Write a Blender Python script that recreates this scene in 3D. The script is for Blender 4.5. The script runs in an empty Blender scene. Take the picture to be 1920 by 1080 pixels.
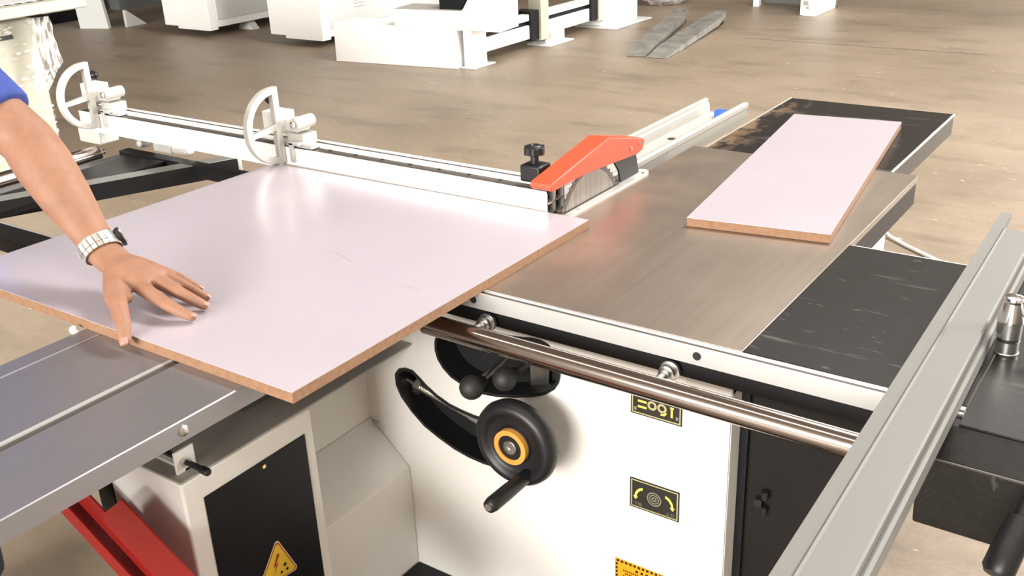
import bpy, bmesh, math, random
from mathutils import Vector, Matrix, Euler
import mathutils.geometry
random.seed(7)
S = bpy.context.scene
COL = S.collection

# ------------------------------------------------------------------ camera
cam_d = bpy.data.cameras.new('camera')
cam = bpy.data.objects.new('camera', cam_d)
COL.objects.link(cam)
RIGHT = Vector((0.82257981, 0.56728402, -0.03938645))
DOWN = Vector((0.19718889, -0.34952386, -0.91594193))
FWD = Vector((-0.53336572, 0.74566877, -0.39937338))
rot = Matrix((RIGHT, -DOWN, -FWD)).transposed()
cam.matrix_world = Matrix.Translation((0, 0, 1.55)) @ rot.to_4x4()
cam_d.sensor_width = 36.0
cam_d.lens = 36.0 * 1895.85 / 1920.0
cam_d.clip_start = 0.05
cam_d.clip_end = 200
S.camera = cam

# ------------------------------------------------------------------ world, lights, exposure
W = bpy.data.worlds.new('world')
S.world = W
W.use_nodes = True
W.node_tree.nodes['Background'].inputs[0].default_value = (0.80, 0.88, 1.0, 1)
W.node_tree.nodes['Background'].inputs[1].default_value = 1.0

def area(name, loc, target, sx, sy, power, col):
    d = bpy.data.lights.new(name, 'AREA')
    d.shape = 'RECTANGLE'
    d.size, d.size_y, d.energy, d.color = sx, sy, power, col
    o = bpy.data.objects.new(name, d)
    COL.objects.link(o)
    o.location = loc
    o.rotation_euler = (Vector(target) - Vector(loc)).to_track_quat('-Z', 'Y').to_euler()
    return o

DAY = (1.0, 0.978, 0.938)
area('gate_daylight', (-1.0, -11.85, 3.5), (-1.0, 3, 1.2), 10.0, 4.0, 3300, DAY)
area('side_fill', (8.8, 8.0, 2.7), (-1.5, 4.5, 0.5), 9.0, 5.0, 1900, DAY)  # added light at the right wall, brightens the right of the floor
area('rear_window_daylight', (3.0, 24.8, 4.6), (1.5, 0, 1.0), 14.0, 2.6, 1500, DAY)
area('skylight_daylight', (-3.0, -0.45, 5.72), (-3.0, -0.45, 0), 18.0, 0.40, 150, DAY)
area('skylight_daylight', (0.9, 5.2, 5.72), (0.9, 5.2, 0), 6.0, 1.5, 600, DAY)

S.view_settings.view_transform = 'Standard'
S.view_settings.look = 'None'
S.view_settings.exposure = 0.74
S.view_settings.gamma = 1.0
S.view_settings.use_curve_mapping = False

# ------------------------------------------------------------------ materials
class NT:
    def __init__(s, name):
        s.m = bpy.data.materials.new(name)
        s.m.use_nodes = True
        s.t = s.m.node_tree
        s.p = s.t.nodes['Principled BSDF']
        s.out = s.t.nodes['Material Output']
    def n(s, typ, **kw):
        x = s.t.nodes.new(typ)
        for k, v in kw.items():
            if k.startswith('i_'):
                key = k[2:]
                x.inputs[int(key) if key.isdigit() else key.replace('_', ' ')].default_value = v
            else:
                setattr(x, k, v)
        return x
    def l(s, a, b):
        s.t.links.new(a, b)
    def coord(s, scale=(1, 1, 1), rot=(0, 0, 0)):
        c = s.n('ShaderNodeTexCoord')
        mp = s.n('ShaderNodeMapping')
        mp.inputs['Scale'].default_value = scale
        mp.inputs['Rotation'].default_value = rot
        g = s.n('ShaderNodeNewGeometry')
        s.l(g.outputs['Position'], mp.inputs['Vector'])
        return mp.outputs[0]
    def noise(s, vec, scale, detail=4, rough=0.6):
        x = s.n('ShaderNodeTexNoise')
        x.inputs['Scale'].default_value = scale
        x.inputs['Detail'].default_value = detail
        x.inputs['Roughness'].default_value = rough
        s.l(vec, x.inputs['Vector'])
        return x.outputs['Fac']
    def ramp(s, fac, stops):
        r = s.n('ShaderNodeValToRGB')
        e = r.color_ramp.elements
        while len(e) < len(stops):
            e.new(0.5)
        for i, (p, c) in enumerate(stops):
            e[i].position = p
            e[i].color = (c, c, c, 1) if isinstance(c, (int, float)) else (*c, 1)
        s.l(fac, r.inputs[0])
        return r.outputs[0]
    def mix(s, fac, a, b, blend='MIX'):
        x = s.n('ShaderNodeMix', data_type='RGBA', blend_type=blend)
        for sock, v in ((x.inputs[0], fac), (x.inputs[6], a), (x.inputs[7], b)):
            if isinstance(v, bpy.types.NodeSocket):
                s.l(v, sock)
            elif isinstance(v, (int, float)):
                sock.default_value = v
            else:
                sock.default_value = (*v, 1)
        return x.outputs[2]
    def bump(s, fac, strength, dist=0.01):
        b = s.n('ShaderNodeBump')
        b.inputs['Strength'].default_value = strength
        b.inputs['Distance'].default_value = dist
        s.l(fac, b.inputs['Height'])
        s.l(b.outputs[0], s.p.inputs['Normal'])

def simple(name, col, rough=0.5, metal=0.0, var=0.06, scale=12.0, coat=0.0, bump=0.0, spec=0.5, stretch=(1, 1, 1)):
    t = NT(name)
    v = t.coord(stretch)
    f = t.noise(v, scale)
    lo = tuple(max(0, c * (1 - var)) for c in col)
    hi = tuple(min(1, c * (1 + var)) for c in col)
    t.l(t.ramp(f, [(0.3, lo), (0.7, hi)]), t.p.inputs['Base Color'])
    t.p.inputs['Roughness'].default_value = rough
    t.p.inputs['Metallic'].default_value = metal
    t.p.inputs['Specular IOR Level'].default_value = spec
    if coat:
        t.p.inputs['Coat Weight'].default_value = coat
        t.p.inputs['Coat Roughness'].default_value = 0.12
    if bump:
        t.bump(f, bump, 0.004)
    return t.m

M = {}
M['white'] = simple('white_paint', (0.75, 0.735, 0.695), 0.38, var=0.02, scale=3)
M['bgwhite'] = simple('white_paint_lit', (0.90, 0.89, 0.87), 0.45, var=0.015, scale=2)  # stronger light on background machines and fence face put into a brighter white
M['cream'] = simple('cream_paint', (0.46, 0.445, 0.365), 0.4, var=0.03, scale=3)
M['lightgrey'] = simple('light_grey_paint', (0.62, 0.63, 0.62), 0.45, var=0.03, scale=3)
M['midgrey'] = simple('mid_grey_and_shade', (0.36, 0.34, 0.30), 0.45, var=0.03, scale=3)
M['armgrey'] = simple('lit_tube_grey', (0.17, 0.168, 0.155), 0.5, var=0.06)
M['grey'] = simple('dark_grey_paint', (0.09, 0.095, 0.10), 0.5, var=0.05)
M['black'] = simple('black_paint', (0.008, 0.008, 0.0095), 0.4, var=0.2, spec=0.22)
M['plastic'] = simple('black_plastic', (0.009, 0.009, 0.010), 0.42, var=0.15, scale=60, spec=0.4)
M['rubber'] = simple('black_rubber', (0.012, 0.011, 0.010), 0.6, var=0.2)
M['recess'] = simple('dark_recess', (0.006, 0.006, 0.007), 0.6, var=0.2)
M['alu'] = simple('anodised_aluminium', (0.72, 0.71, 0.68), 0.42, 0.85, var=0.04, scale=30, stretch=(1, 8, 1))
M['alu_v'] = simple('anodised_aluminium_profile', (0.52, 0.515, 0.50), 0.40, 0.5, var=0.02, scale=5)
M['fencegrey'] = simple('matt_anodised_aluminium', (0.145, 0.140, 0.128), 0.55, 0.1, var=0.03, scale=6)
M['alu_channel'] = simple('channel_aluminium', (0.40, 0.385, 0.355), 0.5, 0.2, var=0.03, scale=6)
M['groove'] = simple('dark_groove_tone', (0.075, 0.064, 0.055), 0.5, 0.3, var=0.08, scale=20)  # dark reflection and shade of the grooves put into the colour
M['alu_dull'] = simple('dull_aluminium', (0.60, 0.59, 0.56), 0.5, 0.7, var=0.05, scale=20)
M['cast_alu'] = simple('cast_aluminium', (0.60, 0.585, 0.54), 0.42, 0.35, var=0.08, scale=40, bump=0.1)
M['chrome'] = simple('chrome', (0.82, 0.82, 0.82), 0.13, 1.0, var=0.03)
M['darkchrome'] = simple('polished_bar_steel', (0.36, 0.315, 0.285), 0.17, 1.0, var=0.05, scale=30, stretch=(1, 30, 30))
M['zinc'] = simple('zinc_steel', (0.62, 0.62, 0.60), 0.3, 1.0, var=0.08, scale=60)
M['redplastic'] = simple('orange_red_guard', (0.74, 0.060, 0.020), 0.42, var=0.03, scale=5)
M['redpaint'] = simple('red_paint', (0.27, 0.010, 0.008), 0.42, var=0.05, scale=5)
M['orange'] = simple('orange_ring', (0.62, 0.27, 0.05), 0.45)
M['yellow'] = simple('yellow_print', (0.85, 0.74, 0.10), 0.5)
M['olive'] = simple('olive_print', (0.30, 0.28, 0.13), 0.5)
M['dimprint'] = simple('dim_print', (0.16, 0.155, 0.11), 0.5)
M['labelblack'] = simple('label_black', (0.015, 0.013, 0.010), 0.4)
M['labelorange'] = simple('label_orange', (0.78, 0.28, 0.008), 0.45)
M['signyellow'] = simple('warning_yellow', (0.72, 0.50, 0.03), 0.45)
M['signred'] = simple('warning_red', (0.40, 0.03, 0.01), 0.45)
M['signpale'] = simple('warning_rim', (0.62, 0.50, 0.32), 0.45)
M['blueshirt'] = simple('blue_cotton', (0.032, 0.055, 0.24), 0.9, var=0.15, scale=30)
M['trousers'] = simple('dark_trousers', (0.03, 0.035, 0.05), 0.9, var=0.15, scale=30)
M['hair'] = simple('black_hair', (0.012, 0.010, 0.009), 0.6, var=0.3, scale=80)
M['shoe'] = simple('shoe_leather', (0.02, 0.018, 0.016), 0.5)
M['blueplug'] = simple('blue_plastic', (0.03, 0.10, 0.45), 0.4)
M['watchsteel'] = simple('watch_steel', (0.80, 0.79, 0.74), 0.28, 0.85, var=0.08, scale=60)
M['brass'] = simple('brass', (0.75, 0.58, 0.22), 0.25, 1.0)
M['nail'] = simple('finger_nail', (0.36, 0.19, 0.15), 0.3, var=0.04)
M['eye'] = simple('eye_white', (0.75, 0.73, 0.70), 0.3, var=0.03)
M['wood'] = simple('pale_plank', (0.62, 0.50, 0.32), 0.7, var=0.2, scale=20, stretch=(1, 6, 1))
M['cable'] = simple('white_cable', (0.80, 0.77, 0.72), 0.5)

def mk_mdf():
    t = NT('mdf_edge')
    v = t.coord()
    f = t.noise(v, 120, 3)
    t.l(t.ramp(f, [(0.3, (0.195, 0.104, 0.055)), (0.7, (0.262, 0.145, 0.080))]), t.p.inputs['Base Color'])
    t.p.inputs['Roughness'].default_value = 0.75
    return t.m
M['mdf'] = mk_mdf()

def mk_melamine():
    t = NT('melamine_face')
    v = t.coord((1, 1, 1))
    f = t.noise(v, 4, 3)
    base = t.ramp(f, [(0.3, (0.405, 0.362, 0.406)), (0.7, (0.425, 0.380, 0.424))])
    t.l(base, t.p.inputs['Base Color'])
    t.p.inputs['Roughness'].default_value = 0.33
    t.p.inputs['Coat Weight'].default_value = 1.0
    t.p.inputs['Coat IOR'].default_value = 1.55
    t.p.inputs['Coat Roughness'].default_value = 0.26
    return t.m
M['melamine'] = mk_melamine()

def mk_floor():
    t = NT('workshop_concrete')
    v = t.coord()
    big = t.noise(v, 0.45, 5, 0.6)
    c = t.ramp(big, [(0.30, (0.172, 0.133, 0.094)), (0.52, (0.252, 0.196, 0.141)), (0.74, (0.322, 0.252, 0.184))])
    st = t.noise(t.coord((0.7, 2.6, 1), (0, 0, 0.25)), 1.1, 6, 0.65)
    c = t.mix(t.ramp(st, [(0.50, 0.0), (0.72, 0.55)]), c, (0.300, 0.235, 0.172))
    dk = t.noise(t.coord((0.8, 2.2, 1), (0, 0, -0.1)), 1.7, 5, 0.6)
    c = t.mix(t.ramp(dk, [(0.52, 0.0), (0.72, 0.5)]), c, (0.085, 0.066, 0.050))
    fine = t.noise(v, 22, 4, 0.7)
    c = t.mix(t.ramp(fine, [(0.2, 0.25), (0.8, 0.0)]), c, (0.10, 0.08, 0.06))
    ch = t.noise(t.coord((1, 2.0, 1)), 15.0, 2, 0.5)
    c = t.mix(t.ramp(ch, [(0.70, 0.0), (0.74, 0.8)]), c, (0.44, 0.36, 0.28))
    # dark joint in the concrete
    g = t.n('ShaderNodeNewGeometry')
    sx = t.n('ShaderNodeSeparateXYZ')
    t.l(g.outputs['Position'], sx.inputs[0])
    def m_(op, a, b, c_=None):
        x = t.n('ShaderNodeMath', operation=op)
        for i_, q in enumerate((a, b)):
            if isinstance(q, (int, float)):
                x.inputs[i_].default_value = q
            else:
                t.l(q, x.inputs[i_])
        return x.outputs[0]
    wob = t.noise(v, 6, 3)
    dy = m_('ABSOLUTE', m_('SUBTRACT', m_('ADD', sx.outputs[1], m_('MULTIPLY', wob, 0.10)), 8.245), 0)
    line = m_('LESS_THAN', dy, 0.016)
    rng_ = m_('MULTIPLY', m_('GREATER_THAN', sx.outputs[0], -3.35), m_('LESS_THAN', sx.outputs[0], -1.45))
    c = t.mix(m_('MULTIPLY', m_('MULTIPLY', line, rng_), 0.6), c, (0.075, 0.058, 0.045))
    t.l(c, t.p.inputs['Base Color'])
    r = t.ramp(big, [(0.3, 0.42), (0.7, 0.52)])
    t.l(r, t.p.inputs['Roughness'])
    t.bump(fine, 0.25, 0.01)
    return t.m
M['floor'] = mk_floor()

def mk_steel_table():
    t = NT('ground_cast_iron')
    v = t.coord((1, 1, 1))
    f = t.noise(v, 3.5, 4)
    c = t.ramp(f, [(0.3, (0.315, 0.265, 0.222)), (0.7, (0.370, 0.316, 0.268))])
    # sawdust brown film lying near the blade and the rear edge
    d = t.noise(t.coord((1.0, 1.6, 1)), 3.0, 4, 0.6)
    g = t.n('ShaderNodeNewGeometry')
    sx = t.n('ShaderNodeSeparateXYZ')
    t.l(g.outputs['Position'], sx.inputs[0])
    mr = t.n('ShaderNodeMapRange', i_1=-0.78, i_2=-1.05)
    t.l(sx.outputs[0], mr.inputs[0])
    mul = t.n('ShaderNodeMath', operation='MULTIPLY')
    t.l(t.ramp(d, [(0.42, 0.1), (0.68, 0.95)]), mul.inputs[0])
    t.l(mr.outputs[0], mul.inputs[1])
    c = t.mix(mul.outputs[0], c, (0.30, 0.185, 0.115))
    t.l(c, t.p.inputs['Base Color'])
    inv = t.n('ShaderNodeMapRange', i_3=0.92, i_4=0.35)
    t.l(mul.outputs[0], inv.inputs[0])
    t.l(inv.outputs[0], t.p.inputs['Metallic'])
    gr = t.noise(t.coord((30, 1.2, 1)), 3, 2)
    t.l(t.ramp(gr, [(0.3, 0.345), (0.7, 0.365)]), t.p.inputs['Roughness'])
    return t.m
M['steel'] = mk_steel_table()

def mk_black_cast(name, bump=0.06, gloss=0.24, scratch=True, dust=0.0, dustx=-0.98):
    t = NT(name)
    v = t.coord()
    f = t.noise(v, 90, 3, 0.6)
    c = t.ramp(f, [(0.3, (0.011, 0.010, 0.009)), (0.7, (0.016, 0.014, 0.013))])
    if scratch:
        s = t.noise(t.coord((1.6, 9, 1), (0, 0, 0.12)), 3.0, 5, 0.65)
        c = t.mix(t.ramp(s, [(0.60, 0.0), (0.74, 0.60)]), c, (0.16, 0.155, 0.15))
        p = t.noise(t.coord((3, 5, 1)), 12, 3, 0.6)
        c = t.mix(t.ramp(p, [(0.66, 0.0), (0.75, 0.5)]), c, (0.15, 0.145, 0.14))
    if dust:
        d = t.noise(t.coord((2.2, 1.2, 1), (0, 0, 0.8)), 5.0, 4, 0.6)
        g = t.n('ShaderNodeNewGeometry')
        sx = t.n('ShaderNodeSeparateXYZ')
        t.l(g.outputs['Position'], sx.inputs[0])
        mr = t.n('ShaderNodeMapRange', i_1=dustx + 0.16, i_2=dustx)
        t.l(sx.outputs[0], mr.inputs[0])
        mul = t.n('ShaderNodeMath', operation='MULTIPLY')
        t.l(t.ramp(d, [(0.50, 0.0), (0.60, dust)]), mul.inputs[0])
        t.l(mr.outputs[0], mul.inputs[1])
        c = t.mix(mul.outputs[0], c, (0.42, 0.27, 0.16))
    t.l(c, t.p.inputs['Base Color'])
    t.p.inputs['Roughness'].default_value = gloss + 0.04
    t.bump(f, bump, 0.001)
    t.p.inputs['Specular IOR Level'].default_value = 0.3
    return t.m
M['blackcast'] = mk_black_cast('black_cast_iron', bump=0.0, gloss=0.3)
M['blackboard'] = mk_black_cast('black_lacquered_board', gloss=0.25, dust=0.6, dustx=-1.06)
M['headcast'] = mk_black_cast('black_hammered_casting', gloss=0.32, bump=0.6)
M['paneldark'] = simple('dark_brown_black_panel', (0.008, 0.0065, 0.0055), 0.5, var=0.1, spec=0.2)

def mk_blade():
    t = NT('saw_blade_steel')
    v = t.coord((1, 70, 1))
    f = t.noise(v, 2.0, 3)
    t.l(t.ramp(f, [(0.3, (0.15, 0.135, 0.12)), (0.7, (0.27, 0.245, 0.225))]), t.p.inputs['Base Color'])
    t.p.inputs['Metallic'].default_value = 0.8
    t.p.inputs['Roughness'].default_value = 0.4
    return t.m
M['blade'] = mk_blade()

def mk_skin():
    t = NT('skin')
    v = t.coord()
    f = t.noise(v, 26, 4)
    t.l(t.ramp(f, [(0.25, (0.225, 0.112, 0.069)), (0.6, (0.278, 0.141, 0.087)), (0.85, (0.325, 0.152, 0.104))]), t.p.inputs['Base Color'])
    t.p.inputs['Roughness'].default_value = 0.58
    t.p.inputs['Specular IOR Level'].default_value = 0.35
    t.p.inputs['Subsurface Weight'].default_value = 0.08
    t.p.inputs['Subsurface Radius'].default_value = (0.01, 0.004, 0.002)
    g = t.noise(v, 220, 3)
    t.bump(g, 0.3, 0.002)
    return t.m
M['skin'] = mk_skin()

def mk_film(name, lo, hi, stops, st=(1, 1.4, 3.2), sc=8):
    t = NT(name)
    v = t.coord(st, (0.5, 0, 0))
    f = t.noise(v, sc, 3, 0.5)
    t.l(t.ramp(f, [(0.42, (0.60, 0.57, 0.53)), (0.58, (0.95, 0.94, 0.92))]), t.p.inputs['Base Color'])  # pale streaks put the wrinkle highlights into colour and alpha
    t.p.inputs['Roughness'].default_value = 0.15
    t.l(t.ramp(f, [(stops[0], lo), (stops[1], hi)]), t.p.inputs['Alpha'])
    t.bump(f, 0.6, 0.02)
    return t.m
M['film'] = mk_film('wrinkled_stretch_film', 0.30, 0.75, (0.42, 0.58), (1, 5.0, 0.9), 16)
M['filmthin'] = mk_film('tight_stretch_film', 0.03, 0.85, (0.58, 0.66), (1, 1.0, 4.5), 9)

# ------------------------------------------------------------------ mesh helpers
class MB:
    def __init__(s):
        s.bm = bmesh.new()
    def box(s, x0, x1, y0, y1, z0, z1, rz=0.0, pivot=None):
        vs = [s.bm.verts.new((x, y, z)) for x in (x0, x1) for y in (y0, y1) for z in (z0, z1)]
        for f in ((0, 1, 3, 2), (4, 6, 7, 5), (0, 4, 5, 1), (2, 3, 7, 6), (0, 2, 6, 4), (1, 5, 7, 3)):
            s.bm.faces.new([vs[i] for i in f])
        if rz:
            p = Vector(pivot or ((x0 + x1) / 2, (y0 + y1) / 2, 0))
            bmesh.ops.rotate(s.bm, verts=vs, cent=p, matrix=Matrix.Rotation(rz, 3, 'Z'))
        return s
    def beam(s, a, b, w, h, up=(0, 0, 1)):
        """rectangular bar from a to b, w sideways, h along up"""
        a, b = Vector(a), Vector(b)
        d = (b - a).normalized()
        sd = d.cross(Vector(up)).normalized()
        u = sd.cross(d).normalized()
        vs = []
        for p in (a, b):
            for i, j in ((-1, -1), (1, -1), (1, 1), (-1, 1)):
                vs.append(s.bm.verts.new(p + sd * (i * w / 2) + u * (j * h / 2)))
        for k in range(4):
            q = (k + 1) % 4
            s.bm.faces.new((vs[k], vs[q], vs[4 + q], vs[4 + k]))
        s.bm.faces.new(vs[3::-1])
        s.bm.faces.new(vs[4:])
        return s
    def lathe(s, a, b, prof, n=32):
        """profile [(t along a->b in metres, radius)] revolved round a->b"""
        a, b = Vector(a), Vector(b)
        d = (b - a).normalized()
        r = d.orthogonal().normalized()
        q = d.cross(r)
        rings = []
        for t, rad in prof:
            c = a + d * t
            if rad < 1e-6:
                rings.append([s.bm.verts.new(c)])
            else:
                rings.append([s.bm.verts.new(c + (r * math.cos(2 * math.pi * k / n) + q * math.sin(2 * math.pi * k / n)) * rad) for k in range(n)])
        for A, B in zip(rings[:-1], rings[1:]):
            for k in range(n):
                k2 = (k + 1) % n
                if len(A) == 1 and len(B) == 1:
                    continue
                if len(A) == 1:
                    s.bm.faces.new((A[0], B[k2], B[k]))
                elif len(B) == 1:
                    s.bm.faces.new((A[k], A[k2], B[0]))
                else:
                    s.bm.faces.new((A[k], A[k2], B[k2], B[k]))
        if len(rings[0]) > 1:
            s.bm.faces.new(rings[0][::-1])
        if len(rings[-1]) > 1:
            s.bm.faces.new(rings[-1])
        return s
    def cyl(s, a, b, r, n=32, r2=None):
        L = (Vector(b) - Vector(a)).length
        return s.lathe(a, b, [(0, r), (L, r if r2 is None else r2)], n)
    def tube(s, pts, r, n=10):
        pts = [Vector(p) for p in pts]
        rings = []
        for i, p in enumerate(pts):
            d = (pts[min(i + 1, len(pts) - 1)] - pts[max(i - 1, 0)]).normalized()
            x = d.cross(Vector((0.13, 0.21, 0.97))).normalized()
            y = d.cross(x)
            rr = r[i] if isinstance(r, (list, tuple)) else r
            rings.append([s.bm.verts.new(p + (x * math.cos(2 * math.pi * k / n) + y * math.sin(2 * math.pi * k / n)) * rr) for k in range(n)])
        for A, B in zip(rings[:-1], rings[1:]):
            for k in range(n):
                s.bm.faces.new((A[k], A[(k + 1) % n], B[(k + 1) % n], B[k]))
        s.bm.faces.new(rings[0][::-1])
        s.bm.faces.new(rings[-1])
        return s
    def prism(s, poly, vec, to3):
        """outline poly (2D) mapped by to3, extruded by vec"""
        vec = Vector(vec)
        A = [s.bm.verts.new(to3(*p)) for p in poly]
        B = [s.bm.verts.new(Vector(to3(*p)) + vec) for p in poly]
        n = len(A)
        for k in range(n):
            s.bm.faces.new((A[k], A[(k + 1) % n], B[(k + 1) % n], B[k]))
        s.bm.faces.new(A[::-1])
        s.bm.faces.new(B)
        return s
    def ring2(s, outer, inner, vec, to3):
        """closed band between two outlines with the same point count, extruded by vec"""
        vec = Vector(vec)
        n = len(outer)
        oa = [s.bm.verts.new(to3(*p)) for p in outer]
        ia = [s.bm.verts.new(to3(*p)) for p in inner]
        ob = [s.bm.verts.new(Vector(to3(*p)) + vec) for p in outer]
        ib = [s.bm.verts.new(Vector(to3(*p)) + vec) for p in inner]
        for k in range(n):
            q = (k + 1) % n
            s.bm.faces.new((oa[k], oa[q], ob[q], ob[k]))
            s.bm.faces.new((ia[q], ia[k], ib[k], ib[q]))
            s.bm.faces.new((oa[q], oa[k], ia[k], ia[q]))
            s.bm.faces.new((ob[k], ob[q], ib[q], ib[k]))
        return s
    def holed(s, outline, holes, vec, to3):
        """plate with holes: outline and holes are 2D loops"""
        pts, edges = [], []
        for lp in [outline] + holes:
            o = len(pts)
            pts += [Vector(p) for p in lp]
            edges += [(o + k, o + (k + 1) % len(lp)) for k in range(len(lp))]
        r = mathutils.geometry.delaunay_2d_cdt(pts, edges, [], 0, 1e-6)
        vs, fs = r[0], r[2]
        def inside(p, lp):
            c = False
            for k in range(len(lp)):
                a, b = lp[k], lp[(k + 1) % len(lp)]
                if (a[1] > p[1]) != (b[1] > p[1]) and p[0] < (b[0] - a[0]) * (p[1] - a[1]) / (b[1] - a[1]) + a[0]:
                    c = not c
            return c
        vec = Vector(vec)
        A = [s.bm.verts.new(to3(*v)) for v in vs]
        B = [s.bm.verts.new(Vector(to3(*v)) + vec) for v in vs]
        for f in fs:
            ctr = sum((vs[i] for i in f), Vector((0, 0))) / len(f)
            if inside(ctr, outline) and not any(inside(ctr, h) for h in holes):
                s.bm.faces.new([A[i] for i in f])
                s.bm.faces.new([B[i] for i in reversed(f)])
        for lp in [outline] + holes:
            ids = [min(range(len(vs)), key=lambda i: (vs[i] - Vector(p)).length) for p in lp]
            for k in range(len(ids)):
                i, j = ids[k], ids[(k + 1) % len(ids)]
                if i != j:
                    s.bm.faces.new((A[i], A[j], B[j], B[i]))
        return s
    def loft(s, secs, n=20):
        """closed skin through elliptical sections (centre, axis_u, axis_v) with axes carrying radii"""
        rings = []
        for c, u, v in secs:
            c, u, v = Vector(c), Vector(u), Vector(v)
            rings.append([s.bm.verts.new(c + u * math.cos(2 * math.pi * k / n) + v * math.sin(2 * math.pi * k / n)) for k in range(n)])
        for A, B in zip(rings[:-1], rings[1:]):
            for k in range(n):
                s.bm.faces.new((A[k], A[(k + 1) % n], B[(k + 1) % n], B[k]))
        s.bm.faces.new(rings[0][::-1])
        s.bm.faces.new(rings[-1])
        return s
    def ball(s, c, rx, ry=None, rz=None, seg=20):
        r = bmesh.ops.create_uvsphere(s.bm, u_segments=seg, v_segments=seg // 2 + 2, radius=1.0)
        bmesh.ops.scale(s.bm, verts=r['verts'], vec=(rx, ry or rx, rz or rx))
        bmesh.ops.translate(s.bm, verts=r['verts'], vec=c)
        return s
    def capsule(s, a, b, ra, rb, seg=14):
        a, b = Vector(a), Vector(b)
        L = (b - a).length
        prof = [(-ra, 0)] + [(-ra * math.cos(t), ra * math.sin(t)) for t in (0.4, 0.8, 1.2)]
        prof += [(0, ra), (L, rb)] + [(L + rb * math.sin(t), rb * math.cos(t)) for t in (0.4, 0.8, 1.2)] + [(L + rb, 0)]
        return s.lathe(a, b, prof, seg)

def XZ(y):
    return lambda a, b: (a, y, b)
def YZ(x):
    return lambda a, b: (x, a, b)
def XY(z):
    return lambda a, b: (a, b, z)

def build(name, mb, mat, parent=None, bevel=0.0, smooth=35, label=None, segs=2, kind=None):
    bm = mb.bm
    bmesh.ops.recalc_face_normals(bm, faces=bm.faces)
    if parent is not None:
        off = Vector((0, 0, 0))
        p = parent
        while p is not None:
            off += p.location
            p = p.parent
        bmesh.ops.translate(bm, verts=bm.verts, vec=-off)
    me = bpy.data.meshes.new(name)
    bm.to_mesh(me)
    bm.free()
    o = bpy.data.objects.new(name, me)
    COL.objects.link(o)
    for m in (mat if isinstance(mat, (list, tuple)) else [mat]):
        me.materials.append(M[m] if isinstance(m, str) else m)
    if smooth:
        me.polygons.foreach_set('use_smooth', [True] * len(me.polygons))
        me.set_sharp_from_angle(angle=math.radians(smooth))
    if bevel:
        b = o.modifiers.new('bevel', 'BEVEL')
        b.width, b.segments, b.limit_method, b.angle_limit = bevel, segs, 'ANGLE', math.radians(40)
        b.harden_normals = False
    if parent is not None:
        o.parent = parent
    if label:
        o['label'] = label
    if kind:
        o['kind'] = kind
    return o

def thing(name, loc, label, cat, group=None):
    o = bpy.data.objects.new(name, None)
    COL.objects.link(o)
    o.location = loc
    o.empty_display_size = 0.05
    o['label'], o['category'] = label, cat
    if group:
        o['group'] = group
    return o

def tag(o, label, cat, group=None):
    o['label'], o['category'] = label, cat
    if group:
        o['group'] = group
    return o

def bx(*a, **k):
    return MB().box(*a, **k)

def text_mb(txt, size, to_world):
    """flat lettering as mesh; to_world maps (u, v) from the text centre to a 3D point"""
    cu = bpy.data.curves.new('t', 'FONT')
    cu.body = txt
    cu.size = size
    cu.align_x, cu.align_y = 'CENTER', 'CENTER'
    ob = bpy.data.objects.new('t', cu)
    COL.objects.link(ob)
    dg = bpy.context.evaluated_depsgraph_get()
    me = bpy.data.meshes.new_from_object(ob.evaluated_get(dg))
    mb = MB()
    mb.bm.from_mesh(me)
    for v in mb.bm.verts:
        v.co = Vector(to_world(v.co.x, v.co.y))
    bpy.data.objects.remove(ob)
    bpy.data.curves.remove(cu)
    bpy.data.meshes.remove(me)
    return mb

# ------------------------------------------------------------------ the hall
def struct(name, mb, mat, **k):
    return build(name, mb, mat, kind='structure', **k)
M['hallwall'] = simple('hall_wall', (0.40, 0.36, 0.31), 0.9, var=0.08, scale=1.5)
M['hallroof'] = simple('hall_roof', (0.33, 0.29, 0.25), 0.9, var=0.08, scale=1.5)
struct('floor', bx(-24, 9, -12, 25, -0.2, 0), 'floor', smooth=0)
struct('ceiling', bx(-24, 9, -12, 25, 5.8, 6.0), 'hallroof', smooth=0)
struct('wall_left', bx(-24.2, -24, -12, 25, 0, 5.8), 'hallwall', smooth=0)
struct('wall_right', bx(9, 9.2, -12, 25, 0, 5.8), 'hallwall', smooth=0)
struct('wall_front', bx(-24, 9, -12.2, -12, 0, 5.8), 'hallwall', smooth=0)
struct('wall_back', bx(-24, 9, 25, 25.2, 0, 5.8), 'hallwall', smooth=0)

# ------------------------------------------------------------------ the panel saw
T = 0.852
WY = 1.30                      # front sheet of the machine base
saw = thing('panel_saw', (-0.95, 1.6, 0), 'large white and black panel saw machine body with steel table, handwheel and red blade guard', 'saw')

# main table
build('table_top', bx(-1.04, -0.50, 1.278, 2.255, 0.838, T), 'steel', saw, bevel=0.0006)
sk = MB()
sk.box(-1.03, -0.5015, 1.284, 2.25, 0.787, 0.8378)
build('table_skirt', sk, 'black', saw, bevel=0.002, label='black painted side of the steel table')
ins = [(-1.066, 1.655)] + [(-1.03, 1.655), (-1.03, 1.99)] + [(-1.048 + 0.018 * math.cos(t), 1.99 + 0.024 * math.sin(t)) for t in (0.3, 0.8, 1.3, 1.8, 2.3, 2.8)] + [(-1.066, 1.99)]
slot = [(-1.0565, 1.66), (-1.0475, 1.66), (-1.0475, 1.90), (-1.0565, 1.90)]
ip = build('table_insert', MB().holed(ins, [slot], (0, 0, 0.006), XY(T - 0.002)), 'alu_dull', saw, smooth=0, label='pale aluminium insert plate beside the blade')
for y in (1.70, 1.985):
    build('screw', MB().cyl((-1.038, y, T + 0.003), (-1.038, y, T + 0.0048), 0.004, 12), 'zinc', ip)

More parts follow.
